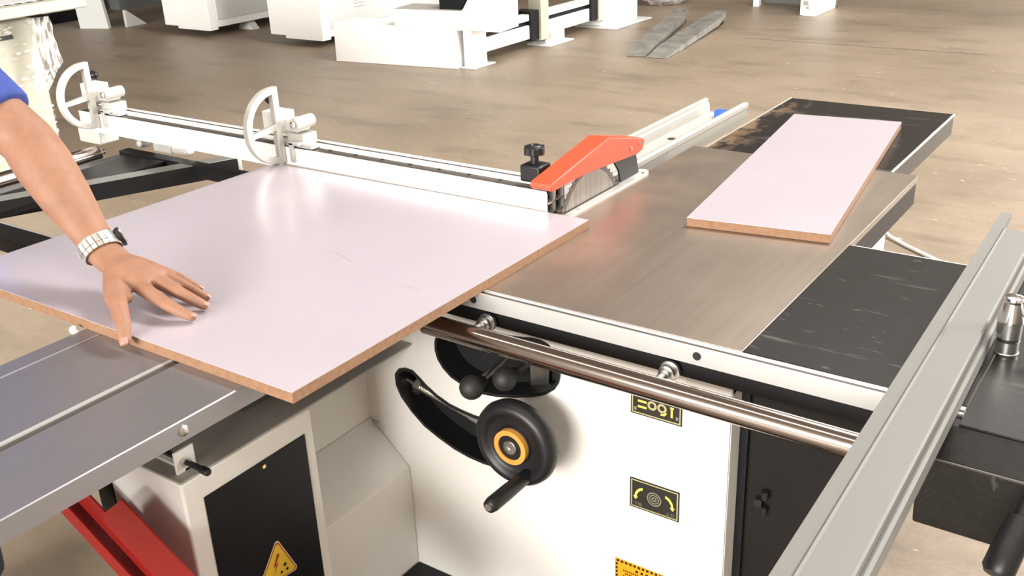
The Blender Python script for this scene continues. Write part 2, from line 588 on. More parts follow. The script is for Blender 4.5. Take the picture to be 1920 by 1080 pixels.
# side wing (black cast iron)
build('wing_table', bx(-0.4997, -0.1865, 1.279, 1.776, 0.822, T - 0.0002), 'blackcast', saw, bevel=0.001, label='black glossy side wing with pale scuffs')
build('wing_edge_glint', bx(-0.496, -0.1865, 1.7765, 1.779, 0.842, T - 0.0005), 'white', saw, smooth=0, label='white strip for the glint on the rear edge of the wing')  # highlight along the rear edge laid on as a white strip
# rear extension table
build('extension_table', bx(-1.008, -0.56, 2.262, 2.845, 0.795, T - 0.001), 'blackboard', saw, bevel=0.003, label='black lacquered extension board with sawdust')
build('board_edge', bx(-0.5605, -0.5585, 2.262, 2.845, 0.846, T), 'alu', saw, smooth=0, label='worn silver edge of the extension board')
build('board_edge', bx(-1.0095, -1.0075, 2.262, 2.845, 0.846, T), 'alu', saw, smooth=0, label='worn silver edge of the extension board')
for x in (-0.97, -0.62):
    build('extension_bracket', MB().prism([(2.15, 0.60), (2.26, 0.7948), (2.70, 0.7948), (2.70, 0.785), (2.28, 0.775), (2.15, 0.56)], (0.03, 0, 0), YZ(x)), 'black', saw, smooth=0)

# front rail
rl = MB()
rl.prism([(1.2555, 0.822), (1.2555, 0.8515), (1.2605, 0.8515), (1.2615, 0.8485), (1.2705, 0.8485), (1.2715, 0.8515), (1.2770, 0.8515), (1.2770, 0.822)], (1.035 - 0.1865, 0, 0), YZ(-1.035))
rail = build('front_rail', rl, 'alu_v', saw, bevel=0.0008, label='aluminium rail along the front of the table')
build('rail_groove', bx(-1.034, -0.187, 1.2618, 1.2703, 0.8485, 0.8489), 'groove', rail, smooth=0, label='groove on the rail top coloured like its dark reflection')  # brown reflection in the groove laid on as a dark strip
for x in (-0.981, -0.562):
    build('rail_hole', MB().cyl((x, 1.2553, 0.838), (x, 1.2545, 0.838), 0.0068, 16), 'recess', rail)
build('rail_beam', bx(-1.06, -0.1865, 1.268, 1.279, 0.790, 0.8218), 'black', saw, smooth=0)
# round guide bar on studs
gb = MB().lathe((-1.045, 1.198, 0.802), (-0.218, 1.1885, 0.802), [(0, 0.014), (0.003, 0.0185), (0.827, 0.0185)], 40)
bar = build('guide_bar', gb, 'darkchrome', saw, label='polished round steel guide bar')
for x in (-0.955, -0.607):
    st = MB()
    st.lathe((x, 1.262, 0.800), (x, 1.19, 0.800), [(0, 0.0165), (0.006, 0.0165), (0.007, 0.012), (0.011, 0.012), (0.012, 0.0135), (0.018, 0.0135), (0.019, 0.010), (0.026, 0.010), (0.027, 0.0082), (0.07, 0.0082)], 20)
    build('bar_stud', st, 'zinc', bar, smooth=30)

# machine base : front sheet with its two cut-outs
BAN = [(-1.1939, 0.6274), (-1.1759, 0.6272), (-1.1592, 0.6162), (-1.1426, 0.6032), (-1.1176, 0.5888), (-1.0881, 0.5779), (-1.0585, 0.573), (-1.0292, 0.5703), (-1.0083, 0.5708), (-0.959, 0.5784), (-0.9112, 0.5857), (-0.8843, 0.5845), (-0.8614, 0.5808), (-0.8466, 0.5689), (-0.8421, 0.551), (-0.8495, 0.5282), (-0.8694, 0.5063), (-0.9074, 0.4834), (-0.9605, 0.4708), (-1.0148, 0.4681), (-1.0487, 0.4708), (-1.083, 0.4776), (-1.1216, 0.4915), (-1.1562, 0.5071), (-1.1858, 0.5306), (-1.2106, 0.5578), (-1.2217, 0.5828), (-1.2213, 0.6069), (-1.2106, 0.621)]
DSL = [(-1.1055, 0.7253), (-1.0539, 0.742), (-0.9968, 0.7526), (-0.942, 0.7602), (-0.9078, 0.7648), (-0.8926, 0.7679), (-0.8742, 0.7681), (-0.8597, 0.7645), (-0.8508, 0.7582), (-0.8387, 0.7363), (-0.8337, 0.7168), (-0.8347, 0.7054), (-0.838, 0.6929), (-0.8475, 0.6778), (-0.8665, 0.6624), (-0.8933, 0.6502), (-0.9324, 0.637), (-0.9725, 0.6272), (-1.005, 0.6233), (-1.0336, 0.6265), (-1.0584, 0.6308), (-1.0789, 0.6384), (-1.0969, 0.6525), (-1.1084, 0.6684), (-1.1133, 0.686), (-1.1125, 0.705)]
def inset(lp, d):
    cx = sum(p[0] for p in lp) / len(lp)
    out = []
    n = len(lp)
    for k in range(n):
        a, b = Vector(lp[k - 1]), Vector(lp[(k + 1) % n])
        t = (b - a).normalized()
        nn = Vector((t.y, -t.x))            # loops run clockwise, inward normal
        out.append(tuple(Vector(lp[k]) + nn * d))
    return out
wall = [(-1.303, 0.10), (-0.52, 0.10), (-0.52, 0.786), (-1.303, 0.786)]
sheet = build('front_sheet', MB().holed(wall, [BAN, DSL], (0, 0.004, 0), XZ(WY)), 'white', saw, smooth=0, label='white front sheet of the machine base')
build('sheet_strip', bx(-0.598, -0.52, WY - 0.0035, WY, 0.10, 0.784), 'white', saw, bevel=0.001)
build('sheet_return', bx(-0.524, -0.519, WY, WY + 0.04, 0.10, 0.786), 'white', saw, bevel=0.001)
cor = MB()
cor.box(-0.546, -0.519, WY - 0.002, WY + 0.03, 0.760, 0.7885)
build('corner_cap', cor, 'lightgrey', saw, bevel=0.002)
def liner(lp, nm):
    i1 = inset(lp, -0.0002)
    i2 = inset(lp, 0.006)
    build(nm + '_trim', MB().ring2(i1, i2, (0, 0.055, 0), XZ(WY - 0.0025)), 'plastic', saw, smooth=30, label='black plastic lining of the cut-out')
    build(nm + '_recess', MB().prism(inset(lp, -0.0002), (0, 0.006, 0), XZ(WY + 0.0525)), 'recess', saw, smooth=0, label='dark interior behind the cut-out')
liner(BAN, 'curved_slot')
liner(DSL, 'lever_slot')
# body behind and under
body = MB()
body.box(-1.30, -0.53, WY + 0.06, 2.15, 0.10, 0.787)
build('machine_body', body, 'white', saw, smooth=0)
# threaded tilt screw in the curved slot
sw = MB()
prof = [(0, 0.004), (0.03, 0.0075)]
t0 = 0.045
while t0 < 0.165:
    prof += [(t0, 0.0105), (t0 + 0.0018, 0.0088)]
    t0 += 0.0036
prof += [(0.168, 0.0095), (0.20, 0.0085), (0.21, 0.0085)]
sw.lathe((-1.222, 1.328, 0.584), (-1.02, 1.328, 0.535), prof, 18)
tsw = build('tilt_screw', sw, 'zinc', saw, smooth=25)
nt = MB().lathe((-1.192, 1.328, 0.577), (-1.176, 1.328, 0.573), [(0, 0.017), (0.013, 0.017)], 6)
build('screw_nut', nt, 'zinc', tsw, smooth=20)
# levers in the upper cut-out
for kx, ky, kz, sx, sz in ((-0.945, 1.19, 0.707, -0.966, 0.698), (-0.907, 1.235, 0.713, -0.91, 0.705)):
    lv = build('lever_rod', MB().cyl((sx, WY + 0.05, sz), (kx, ky + 0.01, kz), 0.0065, 16), 'zinc', saw)
    kb = MB().ball((kx, ky, kz), 0.0215, 0.0215, 0.0215, 28)
    kb.lathe((kx, ky + 0.032, kz - 0.002), (kx, ky, kz), [(0, 0.010), (0.02, 0.013)], 18)
    build('lever_knob', kb, 'rubber', lv, label='round black ball knob')
build('lever_plate', bx(-0.925, -0.885, WY + 0.038, WY + 0.043, 0.642, 0.70), 'zinc', saw, bevel=0.001)

# handwheel
hw = MB()
wc = Vector((-0.868, 1.19, 0.613))
hw.lathe(wc + Vector((0, 0.04, 0)), wc - Vector((0, 0.002, 0)), [(0, 0.055), (0.004, 0.070), (0.012, 0.0785), (0.022, 0.081), (0.032, 0.079), (0.039, 0.073), (0.0415, 0.066), (0.040, 0.060), (0.034, 0.055), (0.031, 0.050), (0.030, 0.036), (0.034, 0.034), (0.036, 0.0)], 64)
wheel = build('handwheel', hw, 'plastic', saw, smooth=50, label='black plastic handwheel on the white front')
def circ(r, n=48, cx=wc.x, cz=wc.z):
    return [(cx + r * math.cos(2 * math.pi * k / n), cz + r * math.sin(2 * math.pi * k / n)) for k in range(n)]
build('wheel_ring', MB().ring2(circ(0.0325), circ(0.0235), (0, 0.010, 0), XZ(1.186)), 'orange', wheel, smooth=30, label='orange ring round the hub')
build('wheel_hub', MB().lathe(wc, wc - Vector((0, 0.02, 0)), [(0, 0.0135), (0.004, 0.0135), (0.0055, 0.012), (0.0057, 0.006), (0.003, 0.005), (0.003, 0)], 32), 'zinc', wheel, label='metal hub bolt')
build('hub_disc', MB().ring2(circ(0.0233), circ(0.0137), (0, 0.010, 0), XZ(1.188)), 'plastic', wheel, smooth=30)
shf = MB().cyl((wc.x, WY + 0.05, wc.z - 0.04), (wc.x, 1.225, wc.z), 0.012, 20)
build('wheel_shaft', shf, 'zinc', saw)
cr = Vector((-0.841, 1.195, 0.561))
ch = MB().lathe(cr, cr + Vector((0, -0.115, 0.004)), [(0, 0.012), (0.02, 0.0125), (0.06, 0.0135), (0.10, 0.0135), (0.110, 0.0115), (0.112, 0.008)], 28)
crank = build('crank_handle', ch, 'plastic', wheel, smooth=50)
build('crank_bolt', MB().cyl(cr + Vector((0, -0.110, 0.004)), cr + Vector((0, -0.1135, 0.004)), 0.0065, 20), 'zinc', crank)

# stickers on the front sheet
def sx(u, v, y=WY - 0.0012):
    return (u, y, v)
def plate(x0, x1, z0, z1, mat, y, parent=saw, nm='sticker', th=0.0006, label=None):
    return build(nm, bx(x0, x1, y - th, y, z0, z1), mat, parent, smooth=0, label=label)
def frame(x0, x1, z0, z1, w, mat, y, parent, nm='sticker_border'):
    o = [(x0, z0), (x1, z0), (x1, z1), (x0, z1)]
    i = [(x0 + w, z0 + w), (x1 - w, z0 + w), (x1 - w, z1 - w), (x0 + w, z1 - w)]
    return build(nm, MB().ring2(o, i, (0, 0.0004, 0), XZ(y)), mat, parent, smooth=0)
def ringmb(cx, cz, ro, ri, y, mb=None):
    mb = mb or MB()
    mb.ring2(circ(ro, 28, cx, cz), circ(ri, 28, cx, cz), (0, 0.0003, 0), XZ(y))
    return mb
FY = WY - 0.0002
# rotation sticker (lower / raise)
st2 = plate(-0.697, -0.603, 0.490, 0.5505, 'labelblack', FY, label='black and yellow sticker with arrows and spiral')
frame(-0.6945, -0.6055, 0.4925, 0.548, 0.0022, 'olive', FY - 0.0012, st2)
def arrow_curve(mb, cx, cz, flip):
    pts_o, pts_i = [], []
    for k in range(9):
        a = math.radians(100 + 75 * k / 8)
        pts_o.append((math.cos(a) * 0.030, math.sin(a) * 0.030))
        pts_i.append((math.cos(a) * 0.0235, math.sin(a) * 0.0235))
    band = pts_o + pts_i[::-1]
    tip = math.radians(175)
    head = [(math.cos(tip) * 0.034, math.sin(tip) * 0.034), (math.cos(tip) * 0.027 - 0.0005, math.sin(tip) * 0.027 - 0.0085), (math.cos(tip) * 0.0195, math.sin(tip) * 0.0195)]
    for poly in (band, head):
        q = [((-p[0] if flip else p[0]) * 0.62 + cx, p[1] * 0.75 + cz) for p in poly]
        mb.prism(q, (0, 0.0003, 0), XZ(FY - 0.0014))
for acx, fl_ in ((-0.669, False), (-0.632, True)):
    ar = MB()
    arrow_curve(ar, acx, 0.513, fl_)
    build('sticker_arrow', ar, 'yellow', st2, smooth=0, label='yellow curved arrow')
sp = MB()
for ro, ri in ((0.0138, 0.0112), (0.0092, 0.0070), (0.0048, 0.0022)):
    ringmb(-0.650, 0.520, ro, ri, FY - 0.0014, sp)
build('sticker_spiral', sp, 'dimprint', st2, smooth=0)
for txt, cx in (('下降', -0.681), ('上升', -0.619)):
    tm = text_mb(txt, 0.0085, lambda u, v, cx=cx: (cx + u, FY - 0.0014, 0.4995 + v))
    build('sticker_text', tm, 'dimprint', st2, smooth=0)
# upper sticker half hidden by the bar
st1 = plate(-0.697, -0.603, 0.678, 0.738, 'labelblack', FY, label='black and yellow sticker with rings under the bar')
frame(-0.6945, -0.6055, 0.6805, 0.7355, 0.0022, 'olive', FY - 0.0012, st1)
s1 = MB()
ringmb(-0.657, 0.702, 0.0085, 0.0045, FY - 0.0014, s1)
ringmb(-0.639, 0.702, 0.0085, 0.0045, FY - 0.0014, s1)
build('sticker_rings', s1, 'olive', st1, smooth=0)
for x0, x1, z0, z1 in ((-0.683, -0.667, 0.6925, 0.6962), (-0.683, -0.667, 0.703, 0.7067), (-0.623, -0.6195, 0.690, 0.7065), (-0.6245, -0.618, 0.7065, 0.709)):
    build('sticker_bar', bx(x0, x1, FY - 0.0014, FY - 0.0011, z0, z1), 'yellow', st1, smooth=0)
s1 = MB()
s1.prism([(-0.641, 0.6885), (-0.634, 0.6895), (-0.630, 0.6945), (-0.632, 0.696), (-0.636, 0.6925), (-0.641, 0.692)], (0, 0.0003, 0), XZ(FY - 0.0014))
build('sticker_arrow', s1, 'yellow', st1, smooth=0)
for x0, x1, z0, z1 in ((-0.690, -0.6855, 0.686, 0.692), (-0.614, -0.6095, 0.688, 0.694)):
    build('sticker_text', bx(x0, x1, FY - 0.0014, FY - 0.0011, z0, z1), 'dimprint', st1, smooth=0)
# orange notice
st3 = plate(-0.726, -0.610, 0.255, 0.367, 'labelorange', FY, label='orange notice with dotted border low on the front')
s3 = MB()
for k in range(14):
    s3.box(-0.7225 + k * 0.0085, -0.7175 + k * 0.0085, FY - 0.0014, FY - 0.0010, 0.3605, 0.3652)
for k in range(1, 13):
    s3.box(-0.7245, -0.7205, FY - 0.0014, FY - 0.0010, 0.3605 - k * 0.0085, 0.3655 - k * 0.0085)
    s3.box(-0.6155, -0.6115, FY - 0.0014, FY - 0.0010, 0.3605 - k * 0.0085, 0.3655 - k * 0.0085)
for k in range(3):
    s3.box(-0.684 + k * 0.010, -0.679 + k * 0.010, FY - 0.0014, FY - 0.0010, 0.350, 0.355)
for r in range(6):
    for k in range(22):
        if random.random() < 0.8:
            s3.box(-0.7095 + k * 0.004, -0.7068 + k * 0.004, FY - 0.0014, FY - 0.0010, 0.3435 - r * 0.0062, 0.3462 - r * 0.0062)
build('notice_print', s3, 'labelblack', st3, smooth=0)

# dark door right of the front sheet
build('base_door', bx(-0.519, -0.505, WY + 0.036, WY + 0.05, 0.10, 0.80), 'black', saw, smooth=0)
build('base_panel', bx(-0.505, -0.325, WY + 0.045, WY + 0.055, 0.10, 0.80), 'paneldark', saw, smooth=0, label='black base panel under the wing')
hg = MB()
hg.box(-0.486, -0.474, WY + 0.032, WY + 0.045, 0.548, 0.562)
hg.cyl((-0.470, WY + 0.036, 0.565), (-0.470, WY + 0.036, 0.580), 0.006, 12)
hg.cyl((-0.470, WY + 0.036, 0.535), (-0.470, WY + 0.036, 0.550), 0.005, 12)
build('door_latch', hg, 'plastic', saw)
# plinth
build('base_plinth', bx(-1.205, -0.52, 1.02, WY, 0.0, 0.155), 'black', saw, bevel=0.002, label='black base plinth')
build('plinth', bx(-1.30, -0.54, WY + 0.06, 2.15, 0.0, 0.0998), 'black', saw, smooth=0)

# electrical box under the carriage
DX = -1.17
eb = MB()
eb.box(-1.362, DX, 0.752, 1.027, 0.10, 0.684)
build('electrical_box', eb, 'white', saw, bevel=0.004, label='white electrical box under the carriage')
build('box_ledge', bx(-1.362, DX + 0.001, 0.7515, WY - 0.005, 0.6842, 0.688), 'midgrey', saw, bevel=0.0015)  # shade under the carriage put into the ledge's grey
build('side_sheet', bx(-1.310, -1.303, 1.0275, WY, 0.10, 0.684), 'white', saw, smooth=0)
dr = build('box_door', bx(DX, DX + 0.002, 0.787, 1.004, 0.13, 0.642), 'black', saw, bevel=0.0008, label='black door with a warning triangle')
build('door_screw', MB().cyl((DX + 0.002, 0.907, 0.632), (DX + 0.005, 0.907, 0.632), 0.0036, 16), 'brass', dr)
# warning triangle
def tri(r, rr, z0=DX + 0.0022, cy=0.903, cz=0.4295, th=0.0006, rotd=-7):
    pts = []
    for k in range(3):
        a = math.radians(90 + 120 * k + rotd)
        c = Vector((math.cos(a), math.sin(a))) * (r - rr)
        for j in range(-4, 5):
            b = a + math.radians(60) * j / 4
            pts.append((cy + c.x + math.cos(b) * rr, cz + c.y + math.sin(b) * rr))
    return pts
sg = build('warning_sign', MB().prism(tri(0.050, 0.006), (0.0005, 0, 0), YZ(DX + 0.0021)), 'signpale', dr, smooth=0, label='yellow high voltage triangle')
build('sign_border', MB().prism(tri(0.0465, 0.005), (0.0003, 0, 0), YZ(DX + 0.0026)), 'signred', sg, smooth=0)
build('sign_face', MB().prism(tri(0.0435, 0.0045), (0.0003, 0, 0), YZ(DX + 0.0029)), 'signyellow', sg, smooth=0)
bz = [(0.905, 0.4555), (0.893, 0.433), (0.900, 0.4345), (0.892, 0.418), (0.9065, 0.438), (0.8995, 0.4365), (0.911, 0.4525)]
build('sign_bolt', MB().prism(bz, (0.0003, 0, 0), YZ(DX + 0.0032)), 'signred', sg, smooth=0)
fg = MB()
for cy, cz, r in ((0.9185, 0.4245, 0.0035), (0.909, 0.414, 0.003), (0.922, 0.413, 0.003)):
    fg.prism([(cy + r * math.cos(k * 0.7), cz + r * math.sin(k * 0.7)) for k in range(9)], (0.0003, 0, 0), YZ(DX + 0.0032))
build('sign_figure', fg, 'labelblack', sg, smooth=0)
# sloping chute in the corner
cz = [(-1.303, 0.484), (-1.205, 0.394), (-1.205, 0.155), (-1.303, 0.155)]
build('chute_cover', MB().prism(cz, (0, WY - 1.02, 0), XZ(1.02)), 'white', saw, bevel=0.003, label='white box with a sloping top in the corner')
cg = MB()
cg.box(-1.296, -1.278, WY - 0.006, WY - 0.001, 0.468, 0.478)
build('weld_spot', cg, 'zinc', saw, bevel=0.002)
# stop bracket with a black stop screw
bk = MB()
bk.box(-1.195, -1.190, 0.764, 0.800, 0.6882, 0.727)
bk.box(-1.300, -1.190, 0.778, 0.800, 0.6882, 0.693)
sb = build('stop_bracket', bk, 'white', saw, bevel=0.0008)
rod = MB().lathe((-1.27, 0.782, 0.707), (-1.134, 0.780, 0.704), [(0, 0.0048), (0.118, 0.0048), (0.119, 0.0064), (0.134, 0.0064), (0.136, 0.005)], 16)
build('stop_screw', rod, 'plastic', sb)
build('stop_nut', MB().lathe((-1.1899, 0.780, 0.7055), (-1.180, 0.780, 0.7052), [(0, 0.0088), (0.007, 0.0088)], 6), 'zinc', sb, smooth=20)
# carriage guide beam of the machine (shows as a lipped channel behind the blade)
def channel(y0, y1):
    p = [(-1.228, 0.800), (-1.092, 0.800), (-1.092, 0.838), (-1.088, 0.842), (-1.088, 0.853), (-1.096, 0.857), (-1.104, 0.855), (-1.104, 0.846), (-1.110, 0.842), (-1.112, 0.818), (-1.206, 0.818), (-1.208, 0.842), (-1.212, 0.846), (-1.212, 0.855), (-1.220, 0.857), (-1.230, 0.853), (-1.230, 0.842), (-1.228, 0.838)]
    return MB().prism(p, (0, y1 - y0, 0), XZ(y0))
gr = build('guide_channel', channel(1.84, 2.72), 'alu_channel', saw, smooth=0, label='aluminium channel the carriage runs along')
build('channel_hole', MB().cyl((-1.17, 2.40, 0.8182), (-1.17, 2.40, 0.8187), 0.012, 20), 'recess', gr)
build('channel_plug', bx(-1.165, -1.130, 2.655, 2.685, 0.818, 0.838), 'blueplug', gr, bevel=0.002, label='blue plastic end plug')
build('guide_beam', bx(-1.42, -1.25, 0.95, 1.84, 0.69, 0.815), 'grey', saw, smooth=0)
# blade, riving knife, guard
bl = MB()
bc = Vector((-1.052, 1.770, 0.806))
prof = []
n = 48
for k in range(n):
    a = 2 * math.pi * k / n
    prof += [(bc.y + 0.1225 * math.cos(a), bc.z + 0.1225 * math.sin(a)), (bc.y + 0.1265 * math.cos(a + 0.05), bc.z + 0.1265 * math.sin(a + 0.05)), (bc.y + 0.1215 * math.cos(a + 0.065), bc.z + 0.1215 * math.sin(a + 0.065))]
bl.prism(prof, (0.0026, 0, 0), YZ(bc.x - 0.0013))
blade = build('saw_blade', bl, 'blade', saw, smooth=0, label='round steel saw blade')
def circ2(r, n=64):
    return [(bc.y + r * math.cos(2 * math.pi * k / n), bc.z + r * math.sin(2 * math.pi * k / n)) for k in range(n)]
build('blade_rim', MB().ring2(circ2(0.121), circ2(0.113), (0.0005, 0, 0), YZ(bc.x + 0.0013)), 'groove', blade, smooth=0, label='darker rim of the blade')
kn = [(1.985, 0.80), (1.985, 0.862), (1.972, 0.905), (1.955, 0.935), (1.86, 0.945), (1.84, 0.93), (1.872, 0.91), (1.893, 0.885), (1.903, 0.853), (1.905, 0.80)]
build('riving_knife', MB().prism(kn, (0.005, 0, 0), YZ(-1.0545)), 'rubber', saw, bevel=0.001, label='dark riving knife behind the blade')
gd = [(1.606, 0.921), (1.597, 0.928), (1.600, 0.938), (1.828, 0.977), (1.985, 0.938), (1.992, 0.930), (1.982, 0.912), (1.955, 0.908), (1.74, 0.923), (1.65, 0.923)]
gm = MB().prism(gd, (0.050, 0, 0), YZ(-1.088))
guard = build('blade_guard', gm, 'redplastic', saw, bevel=0.002, label='orange-red plastic blade guard')
for y, z in ((1.925, 0.929), (1.965, 0.932)):
    build('guard_screw', MB().cyl((-1.038, y, z), (-1.035, y, z), 0.0042, 14), 'chrome', guard)

# ------------------------------------------------------------------ red strut and black post below the carriage
ra = thing('support_strut', (-1.3, 0.70, 0.0), 'red painted steel strut leaning under the near end of the carriage', 'strut')
SD = Vector((0.874, 0, -0.486))
SN = Vector((0.486, 0, 0.874))
S0 = Vector((-1.414, 0, 0.583))
def SP(a, b, y):
    q = S0 + SD * a + SN * b
    return (q.x, y, q.z)
m1 = MB()
m1.prism([(-0.05, -0.003), (0.62, -0.003), (0.62, 0.0), (-0.05, 0.0)], (0, 0.045, 0), lambda a, b: SP(a, b, 0.690))
m1.prism([(-0.05, -0.003), (0.62, -0.003), (0.62, 0.027), (-0.05, 0.027)], (0, 0.003, 0), lambda a, b: SP(a, b, 0.687))
build('strut_flange', m1, 'redpaint', ra, smooth=0)
m1 = MB()
m1.prism([(-0.05, 0.0275), (0.62, 0.0275), (0.62, 0.070), (-0.05, 0.070)], (0, 0.003, 0), lambda a, b: SP(a, b, 0.705))
build('strut_web', m1, 'redpaint', ra, smooth=0)
m2 = MB()
m2.prism([(0.084, 0.066), (0.62, 0.066), (0.62, 0.157), (0.109, 0.157), (0.082, 0.088)], (0, 0.003, 0), lambda a, b: SP(a, b, 0.695))
build('strut_plate', m2, 'redpaint', ra, smooth=0)
po = thing('support_post', (-1.39, 0.77, 0), 'slim black square post behind the red strut', 'post')
build('post_tube', bx(-1.410, -1.364, 0.753, 0.80, 0.0, 0.68), 'black', po, bevel=0.001)

# ------------------------------------------------------------------ sliding carriage
ca = thing('sliding_carriage', (-1.26, 0.9, T), 'long grey aluminium sliding carriage with slots running under the big board', 'sliding table')
cp = [(-1.452, 0.820), (-1.07, 0.820), (-1.07, 0.8505), (-1.0715, T), (-1.213, T), (-1.213, 0.840), (-1.237, 0.840), (-1.237, T), (-1.407, T), (-1.407, 0.847), (-1.414, 0.847), (-1.414, T), (-1.4505, T), (-1.452, 0.8505)]
M['carriage'] = simple('anodised_carriage', (0.30, 0.29, 0.305), 0.38, 0.75, var=0.03, scale=10, stretch=(6, 1, 1))
build('carriage_top', MB().prism(cp, (0, 1.68 + 1.3, 0), XZ(-1.3)), 'carriage', ca, smooth=0)
build('slot_groove', bx(-1.2288, -1.2132, -1.3, 1.60, 0.8402, 0.8497), 'groove', ca, smooth=0)
build('slot_strip', bx(-1.2368, -1.2290, -1.3, 1.60, 0.8402, T - 0.0005), 'alu_v', ca, smooth=0, label='bright edge of the wide slot')
build('slot_strip', bx(-1.4139, -1.4105, -1.3, 1.60, 0.8472, T - 0.0002), 'alu', ca, smooth=0, label='bright line of the narrow slot')
build('carriage_screw', MB().lathe((-1.0702, 0.709, 0.836), (-1.066, 0.709, 0.836), [(0, 0.008), (0.002, 0.008), (0.0035, 0.005), (0.004, 0)], 20), 'zinc', ca)
cl = MB()
cl.cyl((-1.4525, 0.806, 0.845), (-1.464, 0.806, 0.850), 0.0065, 14)
cl.ball((-1.464, 0.806, 0.852), 0.0075)
build('edge_clip', cl, 'white', ca, label='small white plug on the outer edge')

# ------------------------------------------------------------------ boards
def board(name, corners, z0, th, label):
    t = thing(name, (sum(c[0] for c in corners) / 4, sum(c[1] for c in corners) / 4, z0), label, 'board')
    build('mdf_core', MB().prism(corners, (0, 0, th - 0.001), XY(z0)), 'mdf', t, smooth=0, label='raw brown MDF edge')
    e = [tuple(c) for c in corners]
    build('white_face', MB().prism(e, (0, 0, 0.001), XY(z0 + th - 0.001)), 'melamine', t, smooth=0, label='pale lilac-white laminate face')
    return t
big_board = board('laminated_board', [(-1.858, 0.8185), (-0.9690, 0.8205), (-0.9665, 1.6215), (-1.842, 1.6075)], T + 0.0003, 0.018, 'large white laminated board being pushed by the hand against the white fence')
M['scuff'] = simple('pencil_scuff', (0.30, 0.26, 0.28), 0.6)
for nm, pts, wd in (('scuff_mark', ((-1.312, 1.241), (-1.290, 1.242), (-1.262, 1.234), (-1.227, 1.222)), 0.0016), ('scuff_mark', ((-1.079, 1.183), (-1.058, 1.1845), (-1.037, 1.183)), 0.0008), ('scuff_mark', ((-1.005, 0.882), (-1.003, 0.8835)), 0.0022)):
    m = MB()
    L_, R_ = [], []
    for i, p in enumerate(pts):
        a_, b_ = Vector(pts[max(i - 1, 0)]), Vector(pts[min(i + 1, len(pts) - 1)])
        nn = Vector((-(b_ - a_).y, (b_ - a_).x)).normalized() * (wd * (0.35 if i in (0, len(pts) - 1) else 1) / 2)
        L_.append(tuple(Vector(p) + nn))
        R_.append(tuple(Vector(p) - nn))
    m.prism(L_ + R_[::-1], (0, 0, 0.0002), XY(T + 0.0184))
    build(nm, m, 'scuff', big_board, smooth=0)
board('laminated_board', [(-0.804, 1.724), (-0.532, 1.764), (-0.640, 2.629), (-0.908, 2.593)], T + 0.0006, 0.018, 'narrow white laminated offcut lying on the steel table and black extension')

# ------------------------------------------------------------------ crosscut fence
FX0, FX1, FY0 = -2.665, -1.074, 1.632
cf = thing('crosscut_fence', (-1.9, 1.66, T), 'long white-faced crosscut fence standing across behind the big board', 'fence')
build('fence_face', bx(FX0, FX1, FY0, FY0 + 0.004, T + 0.0195 - 0.0185, 0.9075), 'bgwhite', cf, smooth=0, label='white front face of the fence')
fp = [(FY0 + 0.0042, T + 0.002), (FY0 + 0.076, T + 0.002), (FY0 + 0.076, 0.912), (FY0 + 0.066, 0.912), (FY0 + 0.066, 0.900), (FY0 + 0.052, 0.900), (FY0 + 0.052, 0.912), (FY0 + 0.032, 0.912), (FY0 + 0.032, 0.903), (FY0 + 0.0042, 0.903)]
build('fence_profile', MB().prism(fp, (FX1 - 0.016 - FX0, 0, 0), YZ(FX0)), 'white', cf, smooth=0)
gv = MB()
gv.box(FX0, FX1 - 0.01, FY0 + 0.005, FY0 + 0.0318, 0.9032, 0.9072)
gv.box(FX0, FX1 - 0.01, FY0 + 0.053, FY0 + 0.0658, 0.9002, 0.9100)
build('fence_slot_shade', gv, 'groove', cf, smooth=0, label='dark strips for the shade in the fence top slots')  # dark strips carry the slots' shade and dark reflection
fe = MB()
for a in ((FY0 + 0.004, FY0 + 0.007, T + 0.002, 0.903), (FY0 + 0.004, FY0 + 0.07, T + 0.002, T + 0.006), (FY0 + 0.035, FY0 + 0.038, T + 0.002, 0.905), (FY0 + 0.004, FY0 + 0.07, 0.878, 0.881), (FY0 + 0.068, FY0 + 0.072, T + 0.002, 0.912)):
    fe.box(FX1 - 0.016, FX1, *a)
build('fence_end', fe, 'alu_dull', cf, smooth=0)
build('cavity_shade', bx(FX1 - 0.0158, FX1 - 0.015, FY0 + 0.0042, FY0 + 0.072, T + 0.002, 0.904), 'recess', cf, smooth=0)  # dark plate carries the shade inside the hollow fence end
x = -1.70
while x < -1.18:
    build('fence_bolt', MB().cyl((x, FY0 + 0.026, 0.9073), (x, FY0 + 0.026, 0.9086), 0.0035, 10), 'black', cf)
    x += 0.0825
# locking knob
kb = MB()
kb.box(-1.153, -1.104, FY0 + 0.025, FY0 + 0.070, 0.912, 0.948)
kbo = build('knob_block', kb, 'plastic', cf, bevel=0.004, label='black clamp block')
kk = MB()
kc = Vector((-1.130, FY0 + 0.048, 0.947))
kk.lathe(kc, kc + Vector((0, 0, 0.05)), [(0, 0.0085), (0.018, 0.0085), (0.019, 0.012), (0.024, 0.014), (0.026, 0.010)], 24)
k3 = []
for k in range(48):
    a = 2 * math.pi * k / 48
    r = 0.0218 + 0.0014 * math.cos(6 * a)
    k3.append((kc.x + r * math.cos(a), kc.y + r * math.sin(a)))
kk.prism(k3, (0, 0, 0.016), XY(kc.z + 0.021))
kk.lathe(kc + Vector((0, 0, 0.037)), kc + Vector((0, 0, 0.05)), [(0, 0.017), (0.003, 0.013), (0.0035, 0.007), (0.001, 0.006), (0.001, 0)], 24)
build('lock_knob', kk, 'plastic', kbo, bevel=0.002, label='black lobed locking knob')
# end shoe under the outer end
es = MB()
es.box(-2.70, -2.60, FY0 + 0.006, FY0 + 0.07, 0.812, T + 0.0015)
build('end_shoe', es, 'cast_alu', cf, bevel=0.004)

